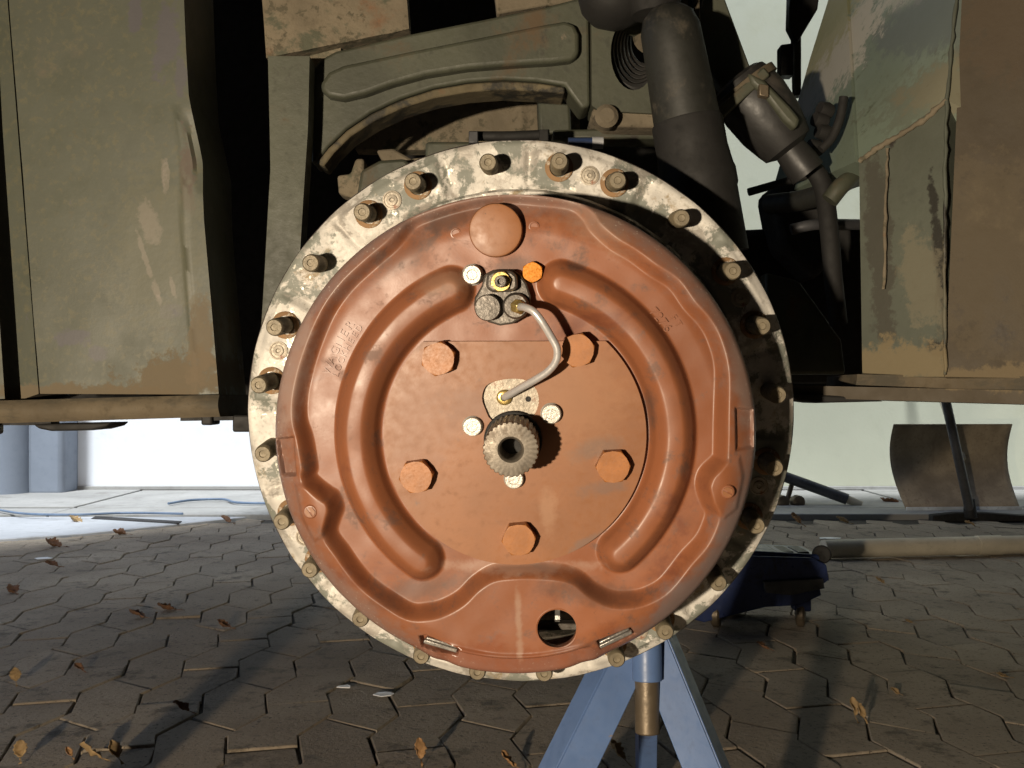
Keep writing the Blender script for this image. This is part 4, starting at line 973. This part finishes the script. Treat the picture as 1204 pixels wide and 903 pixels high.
# ================================================================== JACK STAND
SD = 1.13; ap = W(757, 742, SD)
st = empty('jack_stand', Matrix.Translation((ap.x, ap.y, 0)), 'blue tripod axle stand with brown steel tube under the hub', 'jack stand')
def angle_leg(top, foot, inward, wd=0.050, th=0.005):
    top, foot = Vector(top), Vector(foot); d = (foot-top).normalized()
    o = (Vector(inward)-d*Vector(inward).dot(d)).normalized(); s = d.cross(o)
    m = MB()
    # two flanges of an angle iron meeting at the outer corner
    for n_ in ((o+s).normalized(), (o-s).normalized()):
        q = n_.cross(d).normalized()
        c = [top, top+n_*wd, foot+n_*wd, foot]
        m.hexa([x+q*th/2 for x in c] + [x-q*th/2 for x in c])
    return m
sz = ap.z
def iron(top, foot, n1, n2, w1, w2, th=0.004):
    d = (foot-top).normalized(); m = MB()
    for n_, wd in ((Vector(n1), w1), (Vector(n2), w2)):
        n_ = (n_-d*n_.dot(d)).normalized(); q = n_.cross(d).normalized()
        c = [top, top+n_*wd, foot+n_*wd, foot]; m.hexa([x+q*th/2 for x in c]+[x-q*th/2 for x in c])
    return m
def on_leg(p0, p1, dt, df):                 # ridge line of a leg: photo pixels, distance at top and at the ground
    y0 = p0[1]; gy = 465+CAMZ*F/df
    gx = p0[0]+(p1[0]-p0[0])*(gy-y0)/(p1[1]-y0)
    return W(p0[0], p0[1], dt), W(gx, gy, df)
for nm, (p0, p1, df), n1, n2, w1, w2 in (('leg', ((730,752), (657,903), 1.02), (1, .1, 0), (-.34, .94, 0), .038, .036),
        ('leg', ((783,748), (845,903), 1.04), (-1, .1, 0), (.34, .94, 0), .038, .036),
        ('leg', ((752,760), (753,903), 1.36), (1, .05, 0), (0.0, 1, 0), .022, .03)):
    tp, ft = on_leg(p0, p1, SD-0.012 if df < 1.1 else SD+0.03, df); ft.z = 0.006
    iron(tp, ft, n1, n2, w1, w2).build(nm, M_BLUE, st, bevel=0.001)
    MB().box((ft.x, ft.y+0.01, 0.004), (0.08, 0.08, 0.008)).build('foot', M_BLUE, st, bevel=0.002)
tb = Vector((ap.x, ap.y, 0)); 
MB().cyl(tb+Vector((0, -.028, sz-0.048)), tb+Vector((0, -.012, sz+0.09)), 0.0165).build('socket_tube', M_BLUE, st, bevel=0.001)
MB().cyl(tb+Vector((0, -.030, sz-0.106)), tb+Vector((0, -.010, sz+0.13)), 0.0138).build('ratchet_tube', M_RUSTTUBE, st, bevel=0.002)
MB().box(tb+Vector((0, 0, sz+0.135)), (0.11, 0.06, 0.012)).build('saddle', M_BLUE, st, bevel=0.003)

# ================================================================== TROLLEY JACK
JD = 2.30
tj = empty('trolley_jack', Matrix.Translation(W(880, 735, JD)), 'dark blue trolley jack on castors lying under the truck', 'trolley jack')
MB().prism(P([(812,692),(842,660),(880,654),(955,656),(972,664),(975,682),(964,690),(966,700),(940,712),(900,714),(828,732),(806,726)], JD), (0, 0.012, 0)).build('side_plate', M_DBLUE, tj, bevel=0.003)
MB().prism(P([(812,692),(842,660),(880,654),(955,656),(972,664),(975,682),(964,690),(966,700),(940,712),(900,714),(828,732),(806,726)], JD+0.16), (0, 0.012, 0)).build('side_plate', M_DBLUE, tj, bevel=0.003)
MB().prism(P([(826,672),(848,652),(890,648),(962,652),(970,662),(880,664),(842,674)], JD+0.02), (0, 0.13, 0)).build('lift_arm', M_DBLUE, tj, bevel=0.004)
MB().prism(P([(898,684),(968,680),(970,692),(930,700),(900,697)], JD-0.012), (0, 0.02, 0)).build('highlight_rib', M_GREYMET, tj, bevel=0.002)  # grey strip paints the highlight along the jack body
for i in range(4):
    MB().prism(P([(884+18*i,649),(897+18*i,648.5),(899+18*i,652),(886+18*i,653)], JD+0.03), (0, 0.09, 0)).build('tread_bar', M_RUBBER, tj, bevel=0.002)
MB().cyl(W(966, 652, JD+0.02), W(966, 652, JD+0.14), 0.022).build('saddle_pin', M_BLACK, tj, bevel=0.003)
for (x, y, dd) in ((941, 717, 0.03), (941, 717, 0.13), (842, 724, 0.03), (842, 724, 0.13)):
    c = W(x, y, JD+dd); c.z = 0.030
    ca = MB(); ca.revolve(c-Vector((.012, 0, 0)), (1, -0.35, 0), [(0.012, 0), (0.026, .002), (0.030, .006), (0.030, .018), (0.026, .022), (0.012, .024)], 24)
    cw = ca.build('castor_wheel', M_RUSTTUBE, tj)
    MB().box(c+Vector((0, -.004, 0.024)), (0.038, 0.042, 0.03)).build('castor_fork', M_DBLUE, cw, bevel=0.004)

# ================================================================== THINGS BY THE FAR WALL
BD = 4.50
sp_ = empty('snow_pusher', Matrix.Translation(W(1130, 604, BD)), 'wide brown curved snow pusher blade leaning by the cream wall', 'snow shovel')
V = []; fs = []; nu, nv = 20, 14
cL = W(1066, 603, BD); cR = W(1200, 603, BD+0.03); H = 0.385
for j in range(nv+1):
    v = j/nv
    for i in range(nu+1):
        u = i/nu; p = cL.lerp(cR, u); p.z = 0.022 + H*v
        p.y += 0.10*math.sin(v*math.pi*0.9) + 0.03*v
        p.x += -0.035*math.sin(v*math.pi*0.55)*(1-u) - 0.03*v*v*0.2*u
        V.append(p)
for j in range(nv):
    for i in range(nu):
        k = j*(nu+1)+i; fs.append((k, k+1, k+nu+2, k+nu+1))
mb = MB(); mb.add(V, fs); o = mb.build('blade', M_BLADE, sp_, smooth=60)
sm = o.modifiers.new('solid', 'SOLIDIFY'); sm.thickness = 0.004; sm.offset = 1
MB().prism([V[0]+Vector((-.004, -.008, -.002)), V[nu]+Vector((.004, -.008, -.002)), V[nu]+Vector((.004, -.008, .014)), V[0]+Vector((-.004, -.008, .014))], (0, .006, 0)).build('edge_strip', M_WHITEPL, sp_, bevel=0.001)
MB().cyl(W(1132, 540, BD+0.12), Vector((W(1132, 540, BD+0.12).x+0.05, WALL_Y-0.03, 1.15)), 0.015).build('handle', M_WOOD, sp_)

sq = empty('floor_squeegee', Matrix.Translation(W(1145, 612, 4.28)), 'dark floor squeegee with long bar handle standing before the brown blade', 'squeegee')
hb = W(1141, 606, 4.28); hb.z = 0.035
ht = W(1103, 430, 4.10)
MB().cyl(hb, ht, 0.020, 0.019).build('handle', M_GREYMET, sq)
MB().prism([W(1097,606,4.28), W(1125,603,4.28), W(1160,603,4.28), W(1215,607,4.28), W(1215,613,4.28), W(1097,614,4.28)], (0, 0.05, 0)).build('head', M_BLACK, sq, bevel=0.004)
MB().cyl(hb+Vector((0, 0, -.02)), hb+Vector((-.005, 0, 0.06)), 0.028, 0.022).build('socket', M_BLACK, sq)

pp = empty('steel_pipe', Matrix.Translation(W(1000, 598, 4.7)), 'grey steel pipe propped slanting on a small wooden foot', 'pipe')
pe = W(996, 594, 4.75); pe.z = 0.045; ps = W(880, 545, 4.85)
MB().cyl(ps, pe, 0.026).build('tube', M_GREYMET, pp)
MB().cyl(pe, pe+(pe-ps).normalized()*0.07, 0.020, 0.016).build('end_plug', M_WOOD, pp)
MB().cyl(W(932,566,4.83), W(924,594,4.80), 0.012).build('prop_stick', M_RUSTTUBE, pp)
for x in (916, 934):
    MB().revolve(W(x, 589, 4.78)+Vector((0, 0, .0)), (0.2, -1, 0), [(0.026, 0), (0.032, .02), (0.030, .05), (0.02, .055)], 18).build('foot_knob', M_RUSTTUBE, pp)

bm_ = empty('pale_beam', Matrix.Translation(W(1080, 660, 3.35)), 'long pale rounded beam lying on the paving stones', 'beam')
l0 = W(968, 651, 3.28); l1 = W(1155, 644, 3.36); l2 = W(1330, 638, 3.43)
for q in (l0, l1, l2): q.z = 0.034
MB().tube([l0, l0.lerp(l1, .5), l1], 0.031, 16).build('beam_length', M_WOOD, bm_)
MB().tube([l1-(l1-l0).normalized()*0.02, l1+(l2-l1)*0.12], 0.0335, 16).build('sleeve', M_WOOD, bm_)
MB().tube([l1+(l2-l1)*0.10, l2], 0.031, 16).build('beam_length', M_WOOD, bm_)

bo_ = MB().hexa([W(108,609,4.28), W(210,614.5,4.10), W(210,617,4.10), W(104,612,4.26), W(112,606.5,4.36), W(214,612.5,4.18), W(214,615,4.18), W(110,609.5,4.34)])
o = bo_.build('loose_board', M_DARKWOOD, bevel=0.002); tag(o, 'thin dark board lying flat on the bright yard ground', 'board')
def ground_pt(px, py, z=0.0):
    d = (CAMZ-z)*F/(py-465); return W(px, py, d)
hz = 0.03
ho = MB().tube(spline([ground_pt(x, y, hz) for x, y in ((-60, 590), (-10, 598), (30, 604), (90, 605), (150, 603), (215, 604))], 6), 0.005, 10).build('hose', M_HOSE, smooth=60); tag(ho, 'blue hose running along the bright ground from the pillar', 'hose')
ho = MB().tube(spline([ground_pt(x, y, hz) for x, y in ((198, 592), (225, 588), (262, 587), (280, 591), (330, 592))], 6), 0.006, 10).build('hose', M_HOSE, smooth=60); tag(ho, 'short dark hose bend lying by the bright wall', 'hose')

# ================================================================== LEAVES, SCRAPS AND GLINTS
def leaf(px, py, size, mat, yawr, pitch, curl, rollv=0.0, label=None):
    V = []; fs = []; n, m = 14, 8; rr = random.Random(int(px*7+py)); sd_ = Vector((rr.random()*9, rr.random()*9, 0))
    for i in range(n+1):
        t = i/n; hw = 0.36*math.sin(math.pi*min(1, t*0.97+0.015))**0.7*(1+0.16*math.sin(i*2.1+rr.random()))
        for j in range(-m//2, m//2+1):
            s = j/(m/2); q = Vector((s*hw*2.2, t*2.2, 0))+sd_
            z = curl*(abs(s)**1.6*hw*0.75) + curl*0.5*(t-0.5)**2 + 0.16*noise.noise(q) + 0.07*noise.noise(q*3)
            V.append(Vector((s*hw*(1-0.25*curl*abs(s)), t-0.5, z)))
    k = m+1
    for i in range(n):
        for j in range(m): fs.append((i*k+j, i*k+j+1, (i+1)*k+j+1, (i+1)*k+j))
    nb = len(V); st0 = Vector((0, -0.5, V[m//2].z))                     # stalk
    for q in range(4):
        for e in ((-.012, 0, 0), (.012, 0, 0), (0, 0, .02)): V.append(st0 + Vector((0.05*q*rr.uniform(-.5, 1), -0.14*q, 0.03*q)) + Vector(e))
    for q in range(3):
        for e in range(3): fs.append((nb+q*3+e, nb+q*3+(e+1) % 3, nb+q*3+3+(e+1) % 3, nb+q*3+3+e))
    ro = Matrix.Rotation(yawr, 3, 'Z') @ Matrix.Rotation(pitch, 3, 'X') @ Matrix.Rotation(rollv, 3, 'Y')
    V = [ro @ (v*size) for v in V]; zm = min(v.z for v in V); c = ground_pt(px, py)
    ba = Vector((c.x, c.y, 0.001-zm)) 
    mb = MB(); mb.add(V, fs)
    o = mb.build('dry_leaf', mat, smooth=60); o.location = ba
    s_ = o.modifiers.new('s', 'SOLIDIFY'); s_.thickness = 0.0006
    st_ = None
    tag(o, label or 'small dry brown leaf lying on the paving stones', 'leaf', None if label else 'dry leaves scattered on the paving')
    return o
leaf(493, 899, 0.030, LEAFM[0], 0.3, 1.1, 0.5, 0.3, 'orange tan leaf standing upright on the paving, casting a long shadow')
leaf(596, 906, 0.030, LEAFM[0], 1.2, 0.7, 0.6, 0.2, label='orange tan crumpled leaf on the paving beside the blue stand leg')
leaf(1002, 848, 0.030, LEAFM[2], 0.2, 1.1, 0.7, 0.4, label='larger of two pale leaves standing together on the dark paving')
leaf(1012, 850, 0.024, LEAFM[2], 0.9, 1.2, 0.5, -0.3, label='smaller of two pale leaves standing together on the dark paving')
leaf(18, 804, 0.030, LEAFM[2], 0.5, 0.8, 0.5)
leaf(24, 893, 0.028, LEAFM[2], 0.4, 0.8, 0.5)
leaf(104, 897, 0.040, LEAFM[2], 1.4, 0.5, 0.9, 0.4, label='largest yellow tan crumpled leaf in the row of leaves on the paving')
leaf(134, 894, 0.032, LEAFM[2], 0.8, 0.7, 0.9, label='yellow tan leaf leaning beside the largest crumpled leaf on the paving')
leaf(724, 897, 0.034, LEAFM[2], 0.8, 0.7, 0.9, 0.2, label='yellow leaf on the paving between the legs of the blue stand')
leaf(212, 838, 0.034, LEAFM[1], 1.3, 0.4, 0.6)
leaf(160, 726, 0.050, LEAFM[1], 1.2, 0.2, 0.9, 0.3, 'reddish brown leaf with long stalk lying flat on the paving')
leaf(195, 718, 0.050, LEAFM[1], 1.5, 0.25, 0.9, label='dark brown leaf touching the reddish leaf on the grey paving')
leaf(262, 739, 0.040, LEAFM[1], 1.2, 0.4, 0.8, label='brown leaf on the grey paving next to the shaded strip')
leaf(15, 697, 0.050, LEAFM[1], 0.7, 0.3, 0.7)
leaf(62, 643, 0.070, LEAFM[1], 1.3, 0.3, 0.9, label='large brown leaf at the edge of the pale concrete patch')
leaf(60, 667, 0.045, LEAFM[1], 1.5, 0.3, 0.7)
leaf(88, 616, 0.075, LEAFM[2], 1.1, 0.4, 0.8, label='yellow tan leaf lying on bright concrete beside the thin dark board')
leaf(140, 629, 0.060, LEAFM[1], 1.4, 0.3, 0.8, label='brown leaf on the bright concrete before the thin dark board')
leaf(265, 615, 0.060, LEAFM[1], 1.0, 0.4, 0.8, label='brown leaf on paving by the slab edge near the hose bend')
leaf(92, 790, 0.026, LEAFM[1], 1.1, 0.5, 0.6)
leaf(1034, 687, 0.034, LEAFM[2], 0.6, 0.5, 0.9, label='yellow tan leaf on the paving just in front of the pale beam')
leaf(935, 618, 0.060, LEAFM[0], 0.7, 0.6, 0.9, label='orange tan leaf below the grey pipe at the slab edge')
leaf(990, 616, 0.055, LEAFM[2], 1.2, 0.4, 0.9, label='pale leaf at the slab edge between the pipe and the squeegee')
leaf(1046, 594, 0.10, LEAFM[1], 1.2, 0.3, 0.9, label='big brown leaf lying on the concrete beside the brown blade')
leaf(1068, 733, 0.020, LEAFM[2], 1.0, 0.4, 0.6)
leaf(896, 765, 0.030, LEAFM[1], 1.2, 0.5, 0.8, label='brown leaf on the paving just in front of the blue trolley jack')
leaf(1052, 816, 0.022, LEAFM[2], 0.4, 0.3, 0.6)
leaf(1178, 797, 0.024, LEAFM[2], 1.4, 0.3, 0.6)
leaf(1140, 620, 0.045, LEAFM[2], 1.0, 0.4, 0.8, label='yellow leaf lying at the foot of the dark squeegee')
leaf(80, 892, 0.018, LEAFM[0], 1.0, 0.8, 0.8, label='tiny orange leaf beside the largest crumpled leaf on the paving')
for (x, y, s, lb) in ((405, 810, 0.018, 'tiny white fleck painted as a glint beside a dark joint in the shaded paving'), (452, 819, 0.024, 'larger white fleck painted as a glint over a joint in the shaded paving'), (976, 634, 0.05, 'flat white paper scrap on the ground near the pale beam'), (50, 658, 0.04, 'pale flake lying near the edge of the bright ground')):  # first two are white flecks that paint glints on the paving
    c = ground_pt(x, y); rr = random.Random(x)
    pts = [c + Vector((s*math.cos(t)*rr.uniform(.6, 1), s*0.6*math.sin(t)*rr.uniform(.6, 1), 0.004+rr.uniform(0, .002))) for t in [0.3+k*1.05 for k in range(6)]]
    o = MB().prism(pts, (0, 0, -0.0015)).build('scrap_and_glint', M_SCRAPGLINT, smooth=0); tag(o, lb, 'scrap')
